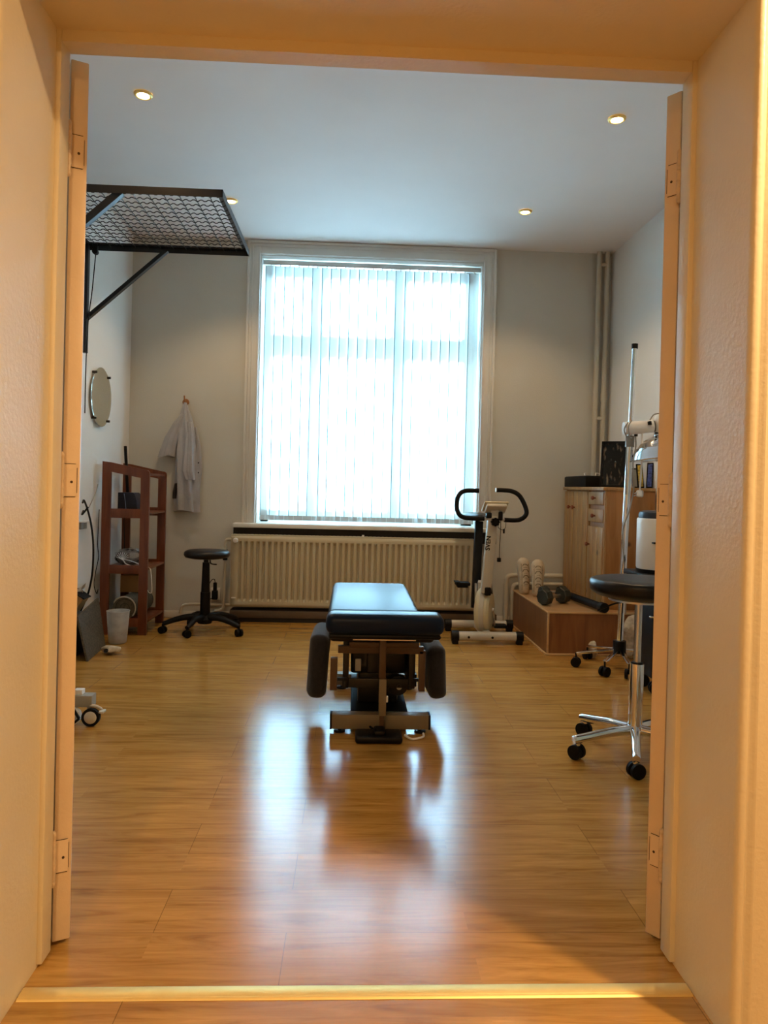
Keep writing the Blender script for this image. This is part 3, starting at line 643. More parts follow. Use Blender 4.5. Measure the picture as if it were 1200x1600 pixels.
# steering column
b = MB(); b.bar((0.987, 5.30, 0.36), (1.018, 5.26, 0.92), 0.070, 0.055, up=(0, 1, 0), bev=0.006); b.build('handlebar_column', 'bikewhite', bk)
b = MB(); b.box((0.975, 5.258, 0.345), (1.02, 5.33, 0.405), 0.008); b.build('column_bracket', 'black', bk)
b = MB(); b.bar((1.025, 5.33, 0.44), (1.075, 5.45, 0.18), 0.012, 0.05, bev=0.003); b.build('frame_brace', 'black', bk)
# black seat post behind
b = MB(); b.bar((0.965, 5.60, 0.20), (1.0, 5.72, 0.86), 0.062, 0.05, up=(0, 1, 0), bev=0.006); b.build('seat_post', 'black', bk)
b = MB(); b.loft([[(0.985+wd*math.cos(2*PI*k/24), yy, 0.893+th*math.sin(2*PI*k/24)) for k in range(24)] for (yy, wd, th) in ((5.60, 0.02, 0.012), (5.62, 0.035, 0.022), (5.70, 0.06, 0.03), (5.78, 0.105, 0.034), (5.86, 0.125, 0.034), (5.90, 0.11, 0.028), (5.92, 0.06, 0.012))]); b.build('saddle', 'seatvinyl', bk, angle=80)
# handlebar
cy = 5.25
b = MB(); b.tube([(0.955, cy, 0.900), (0.87, cy, 0.902), (0.815, cy, 0.904), (0.775, cy, 0.925), (0.757, cy+0.02, 0.975), (0.763, cy+0.03, 1.04), (0.785, cy+0.04, 1.08), (0.83, cy+0.05, 1.098), (0.92, cy+0.05, 1.100)], 0.0165, 14); b.build('grip', 'rubber', bk)
b = MB(); b.tube([(1.10, cy, 0.895), (1.17, cy, 0.893), (1.215, cy, 0.900), (1.25, cy, 0.925), (1.262, cy+0.01, 0.96), (1.245, cy+0.03, 1.02), (1.21, cy+0.04, 1.075), (1.16, cy+0.05, 1.102), (1.09, cy+0.05, 1.108), (1.048, cy+0.05, 1.108)], 0.0165, 14); b.build('grip', 'rubber', bk)
b = MB(); b.cyl((0.93, cy, 0.900), (1.11, cy, 0.896), 0.012, n=14); b.build('handlebar_tube', 'steel', bk)
b = MB(); b.cyl((1.042, cy+0.05, 1.108), (1.047, cy+0.05, 1.108), 0.016, n=14); b.build('grip_plug', 'plastic_w', bk)
b = MB(); b.cyl((1.028, cy-0.055, 0.880), (1.028, cy-0.02, 0.880), 0.027, n=20); 
for k in range(8): b.cyl((1.028+0.024*math.cos(k*PI/4), cy-0.055, 0.88+0.024*math.sin(k*PI/4)), (1.028+0.024*math.cos(k*PI/4), cy-0.02, 0.88+0.024*math.sin(k*PI/4)), 0.008, n=8)
b.build('adjusting_knob', 'black', bk)
b = MB(); b.box((0.965, 5.22, 0.905), (1.005, 5.26, 0.945), 0.008); b.box((1.055, 5.22, 0.89), (1.085, 5.26, 0.955), 0.01); b.build('handlebar_clamp', 'black', bk)
# console (tilted, its back towards us)
b = MB(); m = Matrix.Translation((1.035, 5.26, 0.985)) @ Matrix.Rotation(R(4), 4, 'Z') @ Matrix.Rotation(R(-38), 4, 'X')
b.box((-0.088, -0.055, 0.0), (0.088, 0.055, 0.012), 0.004, 2, m); b.build('console', 'cream_pl', bk)
b = MB(); b.box((-0.075, -0.05, -0.03), (0.075, 0.045, 0.0), 0.01, 2, m); b.build('console_back', 'bikewhite', bk)
b = MB(); b.bar((1.025, 5.262, 0.90), (1.032, 5.262, 0.975), 0.06, 0.04, up=(0, 1, 0), bev=0.004); b.build('console_neck', 'bikewhite', bk)
b = MB(); b.tube([(1.07, 5.225, 0.90), (1.068, 5.215, 0.80), (1.063, 5.215, 0.70), (1.064, 5.215, 0.625)], 0.0025, 6); b.tube([(1.045, 5.215, 0.87), (1.052, 5.21, 0.84), (1.078, 5.21, 0.825), (1.10, 5.21, 0.84), (1.107, 5.22, 0.895)], 0.0022, 6); b.build('cable', 'black', bk)
b = MB(); b.box((1.048, 5.205, 0.595), (1.075, 5.225, 0.625), 0.004, 2, None); b.box((1.085, 5.203, 0.80), (1.097, 5.217, 0.832), 0.003); b.build('cable_plug', 'black', bk)
# lettering on the column, running upwards
def lettering(txt, size, m, mt, parent, name='lettering', ext=0.0006, bold=0.0):
    cu = bpy.data.curves.new(name, 'FONT'); cu.body = txt; cu.size = size; cu.extrude = ext; cu.offset = bold; cu.align_x = 'LEFT'
    tmp = bpy.data.objects.new('tmp', cu); COL.objects.link(tmp); bpy.context.view_layer.update()
    dg = bpy.context.evaluated_depsgraph_get(); me = bpy.data.meshes.new_from_object(tmp.evaluated_get(dg))
    bpy.data.objects.remove(tmp); me.materials.clear(); me.materials.append(M[mt])
    off = Vector((0, 0, 0)); pr = parent
    while pr is not None: off += pr.location; pr = pr.parent
    me.transform(Matrix.Translation(-off) @ m)
    o = bpy.data.objects.new(name, me); COL.objects.link(o); o.parent = parent; return o
col_dir = (Vector((1.018, 5.26, 0.92)) - Vector((0.987, 5.30, 0.36))).normalized()
xaxis = col_dir; zaxis = Vector((0, -1, 0)); zaxis = (zaxis - xaxis*zaxis.dot(xaxis)).normalized(); yaxis = zaxis.cross(xaxis)
m = Matrix((xaxis, yaxis, zaxis)).transposed().to_4x4(); pt = Vector((0.987, 5.30, 0.36)) + col_dir*0.315 + zaxis*0.0282 - yaxis*(-0.006); m.translation = pt
lettering('SVEN', 0.045, m, 'black', bk, bold=0.0012)

# ================================================================== PLATFORM BOX, CABINET
PX, PY, PZ = 1.342, 4.915, 0.294
pf = thing('storage_box', 'low wood-laminate platform box in the right corner under the pine cabinet', 'platform', (1.74, 5.4, 0))
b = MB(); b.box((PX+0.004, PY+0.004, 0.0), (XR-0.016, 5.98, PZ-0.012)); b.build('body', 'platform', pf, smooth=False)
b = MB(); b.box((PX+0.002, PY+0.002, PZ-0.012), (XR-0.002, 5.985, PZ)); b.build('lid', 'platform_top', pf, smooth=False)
b = MB(); b.box((PX-0.002, PY-0.003, PZ-0.010), (XR-0.002, PY+0.006, PZ+0.002), 0.002); b.box((PX-0.003, PY, PZ-0.010), (PX+0.007, 5.985, PZ+0.002), 0.002); b.box((PX, PY-0.001, 0.01), (PX+0.012, PY+0.012, PZ-0.01), 0.002)
b.box((PX-0.008, PY-0.010, 0), (XR-0.016, PY+0.004, 0.014), 0.003); b.box((PX-0.012, PY-0.01, 0), (PX+0.002, 5.98, 0.014), 0.003); b.build('edge_strip', 'edge', pf)

CX0, CX1, CY0, CY1, CZ0, CZ1 = 1.757, 2.118, 5.05, 6.02, PZ, 1.147
cb = thing('cabinet', 'knotty pine cabinet with doors and two small drawers on the platform box', 'cabinet', (1.94, 5.55, CZ0))
b = MB(); b.box((CX0+0.018, CY0, CZ0), (CX1, CY1, CZ1-0.022), 0.002); b.build('carcass', 'pine_shaded', cb)
b = MB(); b.box((CX0-0.012, CY0-0.008, CZ1-0.024), (CX1, CY1, CZ1), 0.005); b.build('top_board', 'pine', cb)
# front (faces -x): drawers near us, doors beyond
fx0, fx1 = CX0, CX0+0.019
def knob(root, y, z):
    k = MB(); k.lathe([(0.006, 0), (0.006, 0.010), (0.014, 0.016), (0.016, 0.024), (0.010, 0.032), (0.002, 0.034)], (CX0, y, z), 18, axis=(-1, 0, 0)); k.build('knob', 'knob', root)
for (ya, yb_, za, zb, ky, kz, nm) in ((5.075, 5.40, 1.02, 1.112, 5.24, 1.068, 'drawer'), (5.075, 5.40, 0.895, 0.988, 5.24, 0.940, 'drawer')):
    b = MB(); b.box((fx0, ya, za), (fx1, yb_, zb), 0.004); o = b.build(nm, 'pine', cb); knob(o, ky, kz)
for (ya, yb_, za, zb, ky, kz) in ((5.075, 5.40, 0.33, 0.862, 5.355, 0.727), (5.425, 5.765, 0.33, 1.112, 5.725, 0.987), (5.775, 6.005, 0.33, 1.112, 5.83, 0.988)):
    b = MB(); w_ = yb_-ya
    npl = 3
    for k in range(npl): b.box((fx0, ya+k*w_/npl+0.0008, za), (fx1, ya+(k+1)*w_/npl-0.0008, zb), 0.002)
    o = b.build('door', 'pine', cb); knob(o, ky, kz)
b = MB(); b.box((CX0+0.006, CY0+0.002, CZ0), (CX0+0.020, 5.072, CZ1-0.024)); b.box((CX0+0.006, 5.403, CZ0), (CX0+0.020, 5.422, CZ1-0.024)); b.box((CX0+0.006, CY0, CZ0), (CX0+0.020, CY1, 0.327)); b.build('face_frame', 'pine', cb)

# things on the cabinet
t = thing('equipment_tray', 'long low black box lying on the pine cabinet top', 'box', (1.85, 5.72, CZ1))
b = MB(); b.box((1.752, 5.46, CZ1+0.001), (2.00, 6.01, CZ1+0.082), 0.006); b.build('box_body', 'rubber', t)
b = MB(); b.box((1.758, 5.465, CZ1+0.070), (1.994, 6.0, CZ1+0.086), 0.004); b.build('lid', 'rubber', t)
b = MB(); b.tube([(1.80, 5.62, CZ1+0.087), (1.805, 5.66, CZ1+0.105), (1.82, 5.68, CZ1+0.110), (1.83, 5.70, CZ1+0.09)], 0.004, 8); b.tube([(1.84, 5.50, CZ1+0.087), (1.86, 5.54, CZ1+0.108), (1.89, 5.55, CZ1+0.10), (1.91, 5.53, CZ1+0.09)], 0.004, 8); b.build('loose_wire', 'plastic_w', t)
# large dark framed picture, set on the box
t = thing('framed_picture', 'large deep black frame with a dark portrait-format print on the cabinet', 'picture', (1.93, 5.30, CZ1))
fm = Matrix.Translation((1.885, 5.27, CZ1+0.006)) @ Matrix.Rotation(R(-32), 4, 'Z') @ Matrix.Rotation(R(-6), 4, 'X')
b = MB(); W_, H_ = 0.175, 0.335
for lo, hi in (((-W_/2, 0, 0), (-W_/2+0.014, 0.03, H_)), ((W_/2-0.014, 0, 0), (W_/2, 0.03, H_)), ((-W_/2, 0, 0), (W_/2, 0.03, 0.014)), ((-W_/2, 0, H_-0.014), (W_/2, 0.03, H_))): b.box(lo, hi, 0.002, 1, fm)
b.box((-W_/2, 0.02, 0), (W_/2, 0.05, H_), 0.002, 1, fm); b.build('frame', 'black', t)
b = MB(); b.box((-W_/2+0.014, 0.012, 0.014), (W_/2-0.014, 0.020, H_-0.014), 0, 1, fm); b.build('print', 'darkprint', t)
def small_frame(x, y, w_, h_, rz, lab, pm, fmn='black', lean=-10):
    t = thing('photo_frame', lab, 'photo frame', (x, y, CZ1)); m_ = Matrix.Translation((x, y, CZ1+0.001)) @ Matrix.Rotation(R(rz), 4, 'Z') @ Matrix.Rotation(R(lean), 4, 'X')
    b = MB(); b.box((-w_/2, 0, 0), (w_/2, 0.012, h_), 0.003, 1, m_); b.build('frame', fmn, t)
    b = MB(); b.box((-w_/2+0.008, -0.001, 0.010), (w_/2-0.008, 0.001, h_-0.010), 0, 1, m_); b.build('print', pm, t); return t
small_frame(2.015, 5.20, 0.055, 0.125, 60, 'small leaning frame with a blue-grey card beside the large black frame', 'bluegrey', 'steel')
small_frame(2.055, 5.15, 0.050, 0.175, 10, 'small black frame with blue and yellow print behind the lamp pole', 'gold')
small_frame(2.100, 5.12, 0.045, 0.185, -30, 'narrow black leaning frame half hidden below the lamp shade', 'blueprint')
small_frame(2.088, 5.36, 0.070, 0.150, 0, 'small grey-faced black frame nearest the right door leaf', 'greyp')

# shoes standing upright at the far end of the platform
def shoe(x, y, rz, lab):
    t = thing('shoe', lab, 'shoe', (x, y, PZ), 'shoes on the platform box'); m_ = Matrix.Translation((x, y, PZ+0.007)) @ Matrix.Rotation(R(rz), 4, 'Z') @ Matrix.Rotation(R(-9), 4, 'X')
    secs = [(0.0, 0.034, 0.028), (0.02, 0.042, 0.038), (0.07, 0.043, 0.044), (0.13, 0.046, 0.046), (0.19, 0.052, 0.042), (0.24, 0.050, 0.034), (0.268, 0.040, 0.024), (0.285, 0.018, 0.012)]
    b = MB(); rings = []
    for z, a, d in secs: rings.append([m_ @ Vector((a*math.cos(2*PI*k/24)*(1+0.03*math.sin(k+z*90)), 0.035+d*math.sin(2*PI*k/24), z)) for k in range(24)])
    b.loft(rings); o = b.build('upper', 'shoe', t, angle=80)
    b = MB()
    def onto(xx, z):
        for (za, aa, da), (zb, ab, db) in zip(secs, secs[1:]):
            if za <= z <= zb: u = (z-za)/(zb-za); a_ = aa+(ab-aa)*u; d_ = da+(db-da)*u; break
        return m_ @ Vector((xx, 0.035-d_*math.sqrt(max(0.02, 1-(xx/a_)**2))*1.02, z))
    for z, hw, r_ in ((0.080, 0.020, 0.012), (0.125, 0.022, 0.014), (0.170, 0.024, 0.017), (0.215, 0.022, 0.014)):
        b.tube([onto(-hw, z), onto(-hw*0.55, z+r_), onto(hw*0.55, z+r_), onto(hw, z)], 0.0022, 6)
        b.tube([onto(-hw*1.7, z-0.014), onto(0, z-0.010), onto(hw*1.7, z-0.014)], 0.0012, 6)
    for xx in (-0.030, 0.030): b.tube([onto(xx, z_) for z_ in (0.03, 0.07, 0.12, 0.18, 0.235)], 0.0014, 6)
    b.build('tread_line', 'shoe_d', t)
shoe(1.384, 5.71, 10, 'pale upright shoe on the platform box, left of the pair')
shoe(1.445, 5.58, -8, 'pale upright shoe on the platform box, right of the pair')

# dumbbells
def dumbbell(c, rz, L, r, lab):
    t = thing('dumbbell', lab, 'dumbbell', (c[0], c[1], c[2]), 'dumbbells on the platform box'); d = Vector((math.cos(R(rz)), math.sin(R(rz)), 0)); c = Vector(c)+Vector((0, 0, r+0.001))
    b = MB(); b.cyl(c-d*L*0.5, c+d*L*0.5, 0.014, n=16); b.build('handle', 'steel', t)
    for s_ in (-1, 1):
        b = MB()
        for o_, rr in ((0.32, r), (0.43, r*0.96)):
            e = c+d*s_*L*o_; q = [(rr*0.92, -0.018), (rr, -0.012), (rr, 0.012), (rr*0.92, 0.018)]
            b.lathe(q, e, 8, axis=d)
        b.build('weight', M['rubber_g'], t, angle=20)
M['rubber_g'] = mat('dark_green_rubber', (0.022, 0.028, 0.022), 0.5, var=0.2)
dumbbell((1.475, 5.245, PZ), 32, 0.25, 0.058, 'dark rubber dumbbell nearest the front edge of the platform box')
dumbbell((1.53, 5.47, PZ), 12, 0.20, 0.052, 'dark rubber dumbbell behind the nearest one on the platform box')
t = thing('exercise_bar', 'long black padded bar lying across the platform box with its end overhanging', 'exercise bar', (1.66, 5.1, PZ+0.03))
b = MB(); b.cyl((1.64, 5.52, PZ+0.037), (1.715, 4.93, PZ+0.037), 0.026, n=20); b.build('sleeve', 'rubber', t)
b = MB(); b.cyl((1.714, 4.935, PZ+0.037), (1.720, 4.885, PZ+0.037), 0.034, n=20); b.build('end_cap', 'black', t)

# ================================================================== HEAT LAMP ON STAND
LX, LY = 1.714, 4.58
t = thing('heat_lamp', 'chrome-shaded therapy heat lamp on a tall chrome pole with castor base', 'lamp', (LX, LY, 0))
LT = (1.762, LY, 2.03)
b = MB(); b.cyl((LX, LY, 0.15), (1.735, LY, 1.00), 0.021, n=20); b.build('lower_pole', 'chrome', t)
b = MB(); b.cyl((1.735, LY, 1.00), (1.748, LY, 1.45), 0.021, n=20); b.cyl((1.728, LY+0.028, 0.30), (1.741, LY+0.028, 1.15), 0.008, n=10); b.build('middle_pole', 'chrome', t)
b = MB(); b.cyl((1.746, LY, 1.45), LT, 0.0155, n=20); b.build('upper_pole', 'chrome', t)
b = MB(); b.cyl((1.7618, LY, 2.022), (1.7625, LY, 2.052), 0.0195, n=20); b.build('pole_cap', 'black', t)
b = MB(); b.cyl((1.746, LY, 1.40), (1.7475, LY, 1.47), 0.028, n=24); b.build('clamp', 'greyp', t)
b = MB(); b.cyl((LX, LY, 0.10), (LX, LY, 0.175), 0.04, n=24); b.build('hub', 'black', t)
for a in (175, 232, 262, 118, 20):
    d = Vector((math.cos(R(a)), math.sin(R(a)), 0)); L = 0.27; e = Vector((LX, LY, 0))+d*L
    b = MB(); b.bar(Vector((LX, LY, 0.118))+d*0.03, e+Vector((0, 0, 0.088)), 0.026, 0.016, bev=0.003); b.build('leg', 'chrome', t)
    castor((e.x, e.y, 0.09), t, a+70, 0.030)
b = MB(); b.cyl((1.690, LY-0.045, 1.512), (1.868, LY-0.055, 1.530), 0.040, n=28); b.build('arm_housing', 'plastic_w', t)
b = MB(); b.cyl((1.83, LY-0.096, 1.555), (1.832, LY-0.10, 1.535), 0.012, n=14); b.cyl((1.765, LY-0.05, 1.478), (1.765, LY-0.05, 1.465), 0.011, n=14); b.cyl((1.868, LY-0.055, 1.53), (1.876, LY-0.056, 1.531), 0.037, n=24); b.build('knob', 'black', t)
b = MB(); b.lathe([(0.01, 0.072), (0.03, 0.070), (0.052, 0.05), (0.056, 0.0), (0.052, -0.06), (0.04, -0.072), (0.01, -0.075)], (1.932, LY-0.06, 1.545), 28); b.build('lamp_head', 'plastic_w', t, angle=60)
dc = Vector((1.935, LY-0.07, 1.325)); axd = Vector((-0.10, 0.05, 1)).normalized()
b = MB(); b.lathe([(0.188, 0.0), (0.190, 0.006), (0.186, 0.012), (0.176, 0.045), (0.158, 0.075), (0.150, 0.079), (0.130, 0.103), (0.098, 0.128), (0.085, 0.131), (0.068, 0.142), (0.045, 0.150), (0.04, 0.17)], dc, 56, cap=False, axis=axd); b.build('lamp_shade', 'chrome', t, angle=25, solid=0.002)
b = MB(); b.tube([(1.70, LY-0.08, 1.55), (1.675, LY-0.09, 1.50), (1.70, LY-0.07, 1.44), (1.712, LY-0.04, 1.30), (1.716, LY-0.04, 1.1)], 0.004, 8); b.tube([(1.72, LY-0.09, 1.56), (1.70, LY-0.095, 1.52), (1.71, LY-0.09, 1.46), (1.74, LY-0.05, 1.455)], 0.004, 8)
b.tube([(1.77, LY-0.03, 1.47), (1.77, LY-0.04, 1.40), (1.755, LY-0.04, 1.30), (1.765, LY-0.04, 1.15), (1.74, LY-0.04, 1.0), (1.705, LY-0.035, 0.88), (1.71, LY-0.035, 0.72), (1.73, LY-0.035, 0.55), (1.735, LY-0.035, 0.35)], 0.0045, 8)
b.tube([(1.835, LY-0.09, 1.565), (1.86, LY-0.09, 1.60), (1.90, LY-0.09, 1.607), (1.95, LY-0.08, 1.60)], 0.004, 8); b.build('cord', 'greyp', t)
b = MB(); b.tube([(1.80, LY-0.06, 1.49), (1.803, LY-0.06, 1.38), (1.80, LY-0.06, 1.25), (1.795, LY-0.06, 1.13)], 0.006, 8); b.build('plug_cord', 'plastic_w', t)
b = MB(); b.box((1.775, LY-0.075, 1.085), (1.815, LY-0.045, 1.13), 0.01, 3); b.build('plug', 'plastic_w', t)
b = MB(); b.cyl((1.775, LY-0.062, 1.10), (1.757, LY-0.062, 1.092), 0.0035, n=8); b.cyl((1.776, LY-0.062, 1.115), (1.758, LY-0.062, 1.107), 0.0035, n=8); b.build('plug_pins', 'steel', t)

# crumpled paper by the lamp base
def crumple(name, c, r, sc, lab, cat, m_, seed, grp=None):
    rnd = random.Random(seed); b = MB(); k = bmesh.ops.create_icosphere(b.bm, subdivisions=3, radius=r)
    f = [(Vector((rnd.uniform(-1, 1), rnd.uniform(-1, 1), rnd.uniform(-1, 1))).normalized(), rnd.uniform(0.5, 1)) for _ in range(14)]
    for v in b.bm.verts:
        d = v.co.normalized(); s_ = 1.0
        for q, a in f: s_ -= 0.32*a*max(0, d.dot(q)-0.72)/0.28
        v.co = Vector((d.x*sc[0], d.y*sc[1], d.z*sc[2]))*r*s_
    zmin = min(v.co.z for v in b.bm.verts)
    for v in b.bm.verts: v.co += Vector((c[0], c[1], c[2]-zmin))
    o = b.build(name, m_, None, angle=18); return tag(o, lab, cat, grp)
crumple('crumpled_paper', (1.63, 4.83, 0.002), 0.055, (0.7, 0.6, 1.1), 'pale crumpled paper lying left of the lamp hub', 'paper', 'newsp', 3)
crumple('crumpled_paper', (1.92, 4.84, 0.002), 0.12, (0.9, 0.7, 1.3), 'large crumpled paper heap right of the lamp hub, under the stool seat', 'paper', 'newsp', 5)
crumple('crumpled_paper', (1.83, 4.48, 0.002), 0.045, (1.2, 0.8, 0.7), 'small pale crumpled paper between the lamp legs', 'paper', 'newsp', 9)

# ================================================================== TROLLEY WITH WHITE CANISTER
t = thing('equipment_trolley', 'black equipment trolley mostly hidden behind the right door leaf', 'trolley', (1.80, 4.05, 0))
b = MB(); b.box((1.600, 3.90, 0.640), (2.0, 4.25, 0.668), 0.006); b.build('top_shelf', 'black', t)
b = MB(); b.box((1.652, 3.93, 0.10), (1.96, 4.20, 0.56), 0.01); b.box((1.72, 3.95, 0.56), (1.94, 4.18, 0.64)); b.build('body', 'black', t)
b = MB(); b.tube([(1.646, 3.95, 0.44), (1.640, 3.925, 0.44), (1.69, 3.915, 0.44), (1.90, 3.915, 0.44)], 0.006, 8); b.build('handle', 'chrome', t)
for p in ((1.70, 3.99), (1.92, 3.99), (1.70, 4.17), (1.92, 4.17)): castor((p[0], p[1], 0.11), t, 80, 0.036)
t = thing('canister', 'white cylindrical canister with a black lid standing on the black trolley', 'canister', (1.735, 4.06, 0.668))
b = MB(); b.lathe([(0.02, 0.690), (0.122, 0.690), (0.126, 0.70), (0.126, 0.965), (0.122, 0.972), (0.02, 0.972)], (1.735, 4.06, 0), 40); b.build('body', 'plastic_w', t)
b = MB(); b.lathe([(0.02, 0.669), (0.124, 0.669), (0.127, 0.690), (0.02, 0.690)], (1.735, 4.06, 0), 40); b.build('base_ring', 'black', t)
b = MB(); b.lathe([(0.02, 0.972), (0.118, 0.972), (0.118, 0.992), (0.112, 1.006), (0.09, 1.014), (0.01, 1.016)], (1.735, 4.06, 0), 40); b.build('lid', 'navy', t)
b = MB(); b.box((1.645, 3.925, 0.835), (1.70, 3.96, 0.845), 0.003); b.build('tap_lever', 'black', t)

# ================================================================== MESH RACK ON LEFT WALL
t = thing('mesh_rack', 'black steel wall rack with crimped wire mesh hanging high on the left wall', 'rack', (-1.28, 4.54, 2.68))
RX0, RX1, RY0, RY1, RZ = XL+0.004, -0.735, 4.02, 5.04, 2.685
def angle_bar(b, a, c, s_, inward, th=0.004, down=1):
    """L-section: vertical flange + horizontal flange pointing inward"""
    a, c = Vector(a), Vector(c); iw = Vector(inward)
    b.prism([a+Vector((0, 0, -s_ if down else 0)), a+Vector((0, 0, 0)), a+iw*s_, a+iw*s_+Vector((0, 0, -th)), a+iw*th+Vector((0, 0, -th)), a+iw*th+Vector((0, 0, -s_))], c-a)
b = MB(); s_ = 0.042
angle_bar(b, (RX0, RY0, RZ+0.01), (RX1, RY0, RZ+0.01), s_, (0, 1, 0)); angle_bar(b, (RX0, RY1, RZ+0.01), (RX1, RY1, RZ+0.01), s_, (0, -1, 0))
angle_bar(b, (RX1, RY0, RZ+0.01), (RX1, RY1, RZ+0.01), s_, (-1, 0, 0)); angle_bar(b, (RX0, RY0, RZ+0.01), (RX0, RY1, RZ+0.01), s_, (1, 0, 0))
b.build('frame', 'blacksteel', t, smooth=False)
b = MB()
ny, nx = 15, 13
for i in range(1, ny):
    y = RY0+(RY1-RY0)*i/ny; pts = []
    N = int((RX1-RX0)/0.0105)
    for k in range(N+1): pts.append((RX0+(RX1-RX0)*k/N, y, RZ-0.004+0.0036*(1 if k % 4 in (1, 2) else -1)))
    b.tube(pts, 0.0030, 5, False)
for i in range(1, nx):
    x = RX0+(RX1-RX0)*i/nx; pts = []
    N = int((RY1-RY0)/0.0183)
    for k in range(N+1): pts.append((x+0.0, RY0+(RY1-RY0)*k/N, RZ-0.004+0.0012*(1 if k % 4 in (1, 2) else -1)))
    b.tube(pts, 0.0030, 5, False)
b.build('wire_mesh', 'blacksteel', t, smooth=False)
for y, inw in ((RY0, 1), (RY1, -1)):
    b = MB(); a = Vector((-1.27, y+inw*0.006, RZ-0.03)); c = Vector((XL+0.02, y+inw*0.006, 2.165)); dd = (c-a).normalized(); nrm = Vector((0, inw, 0)); uu = dd.cross(nrm)
    if uu.z < 0: uu = -uu
    W_ = 0.038
    b.prism([a, a+uu*W_, a+uu*W_+nrm*0.004, a+uu*0.004+nrm*0.004, a+uu*0.004+nrm*W_, a+nrm*W_], c-a); b.build('brace', 'blacksteel', t, smooth=False)
    b = MB(); b.box((RX0, y-0.02+inw*0.02, 1.96), (RX0+0.03, y+0.02+inw*0.02, RZ), 0.002); b.build('wall_bar', 'blacksteel', t, smooth=False)
b = MB(); b.box((-1.742, 4.93, 2.60), (-1.712, 4.955, 2.665), 0.006); b.tube([(-1.755, 4.94, 2.668), (-1.735, 4.94, 2.63), (-1.70, 4.94, 2.67)], 0.004, 8); b.cyl((-1.728, 4.93, 2.615), (-1.728, 4.96, 2.615), 0.018, n=16)
pul = tag(b.build('pulley', 'black'), 'small black pulley block hooked under the mesh rack', 'pulley')
b = MB(); b.tube([(-1.726, 4.945, 2.60), (-1.745, 4.946, 2.35), (-1.765, 4.948, 2.17), (-1.775, 4.95, 1.9), (-1.775, 4.95, 1.55)], 0.0035, 8); tag(b.build('hanging_rope', 'black'), 'thin dark cord hanging down from the pulley of the mesh rack', 'cord')

# ================================================================== MIRROR
MY, MZ, MR = 5.375, 1.705, 0.212
t = thing('mirror', 'round frameless wall mirror held by four metal clips on the left wall', 'mirror', (XL, MY, MZ))
b = MB(); b.lathe([(0.005, 0.012), (MR-0.004, 0.012), (MR, 0.015), (MR, 0.018), (MR-0.005, 0.020), (0.005, 0.020)], (XL, MY, MZ), 64, axis=(1, 0, 0)); b.build('glass', 'mirror', t, angle=20)
for a in (48, 132, 228, 312):
    y, z = MY+(MR+0.004)*math.cos(R(a)), MZ+(MR+0.004)*math.sin(R(a))
    b = MB(); b.cyl((XL+0.001, y, z), (XL+0.032, y, z), 0.009, n=14); b.build('clip', 'blacksteel', t)

# ================================================================== COAT ON A HOOK
HX, HY, HZ = -1.378, YB, 1.765
t = thing('wall_hook', 'round wooden coat hook on the back wall left of the window', 'hook', (HX, HY, HZ))
b = MB(); b.lathe([(0.004, 0), (0.026, 0.0), (0.027, 0.010), (0.022, 0.016), (0.004, 0.018)], (HX+0.004, HY, HZ), 24, axis=(0, -1, 0)); b.build('disc', 'woodhook', t)
b = MB(); b.tube([(HX, HY-0.015, HZ-0.005), (HX-0.002, HY-0.03, HZ+0.01), (HX-0.004, HY-0.035, HZ+0.05)], 0.006, 10); b.build('peg', 'woodhook', t)
t = thing('coat', 'white cotton coat hanging in folds from the wooden hook', 'coat', (HX, 6.05, 0.85))
def cloth(secs, name, m_, folds, amp, seed, n=48):
    rings = []; rnd = random.Random(seed); ph = rnd.uniform(0, 6)
    for (z, cx, hw, dp, cy_) in secs:
        ring = []
        for k in range(n):
            a = 2*PI*k/n; f = 1+amp*math.sin(folds*a+ph+z*3)*(1 if hw > 0.03 else 0.3)+0.4*amp*math.sin(2.3*folds*a+z*7)
            ring.append((cx+hw*math.cos(a)*f, min(YB-0.002, cy_+dp*math.sin(a)*f), z+0.008*math.sin(a*2+ph)*(1 if hw > 0.04 else 0.2)))
        rings.append(ring)
    b = MB(); b.loft(rings); return b.build(name, m_, t, angle=80)
def dense(secs, k=5):
    out = []; V = [Vector(s_[:4]+(0,)[:0]) if False else s_ for s_ in secs]
    for A, B in zip(secs, secs[1:]):
        for j in range(k): u = j/k; u2 = u*u*(3-2*u)*0.5+u*0.5; out.append(tuple(A[i]*(1-u2)+B[i]*u2 for i in range(5)))
    out.append(secs[-1]); return out
cloth(dense([(1.758, -1.372, 0.010, 0.010, 6.065), (1.70, -1.372, 0.028, 0.018, 6.062), (1.62, -1.365, 0.050, 0.026, 6.058), (1.50, -1.355, 0.062, 0.034, 6.052), (1.35, -1.350, 0.074, 0.040, 6.048), (1.15, -1.345, 0.082, 0.040, 6.048), (0.98, -1.340, 0.086, 0.040, 6.048), (0.875, -1.338, 0.092, 0.034, 6.05)]), 'body', 'coat', 6, 0.25, 2)
cloth(dense([(1.66, -1.385, 0.022, 0.018, 6.05), (1.58, -1.42, 0.040, 0.024, 6.045), (1.48, -1.465, 0.048, 0.028, 6.045), (1.38, -1.495, 0.052, 0.030, 6.045), (1.315, -1.510, 0.056, 0.028, 6.045)]), 'sleeve', 'coat', 4, 0.18, 5)
cloth(dense([(1.60, -1.325, 0.020, 0.018, 6.035), (1.48, -1.315, 0.034, 0.024, 6.02), (1.34, -1.320, 0.040, 0.026, 6.012), (1.20, -1.325, 0.048, 0.028, 6.012), (1.13, -1.310, 0.040, 0.020, 6.012)]), 'sleeve', 'coat', 4, 0.18, 8)
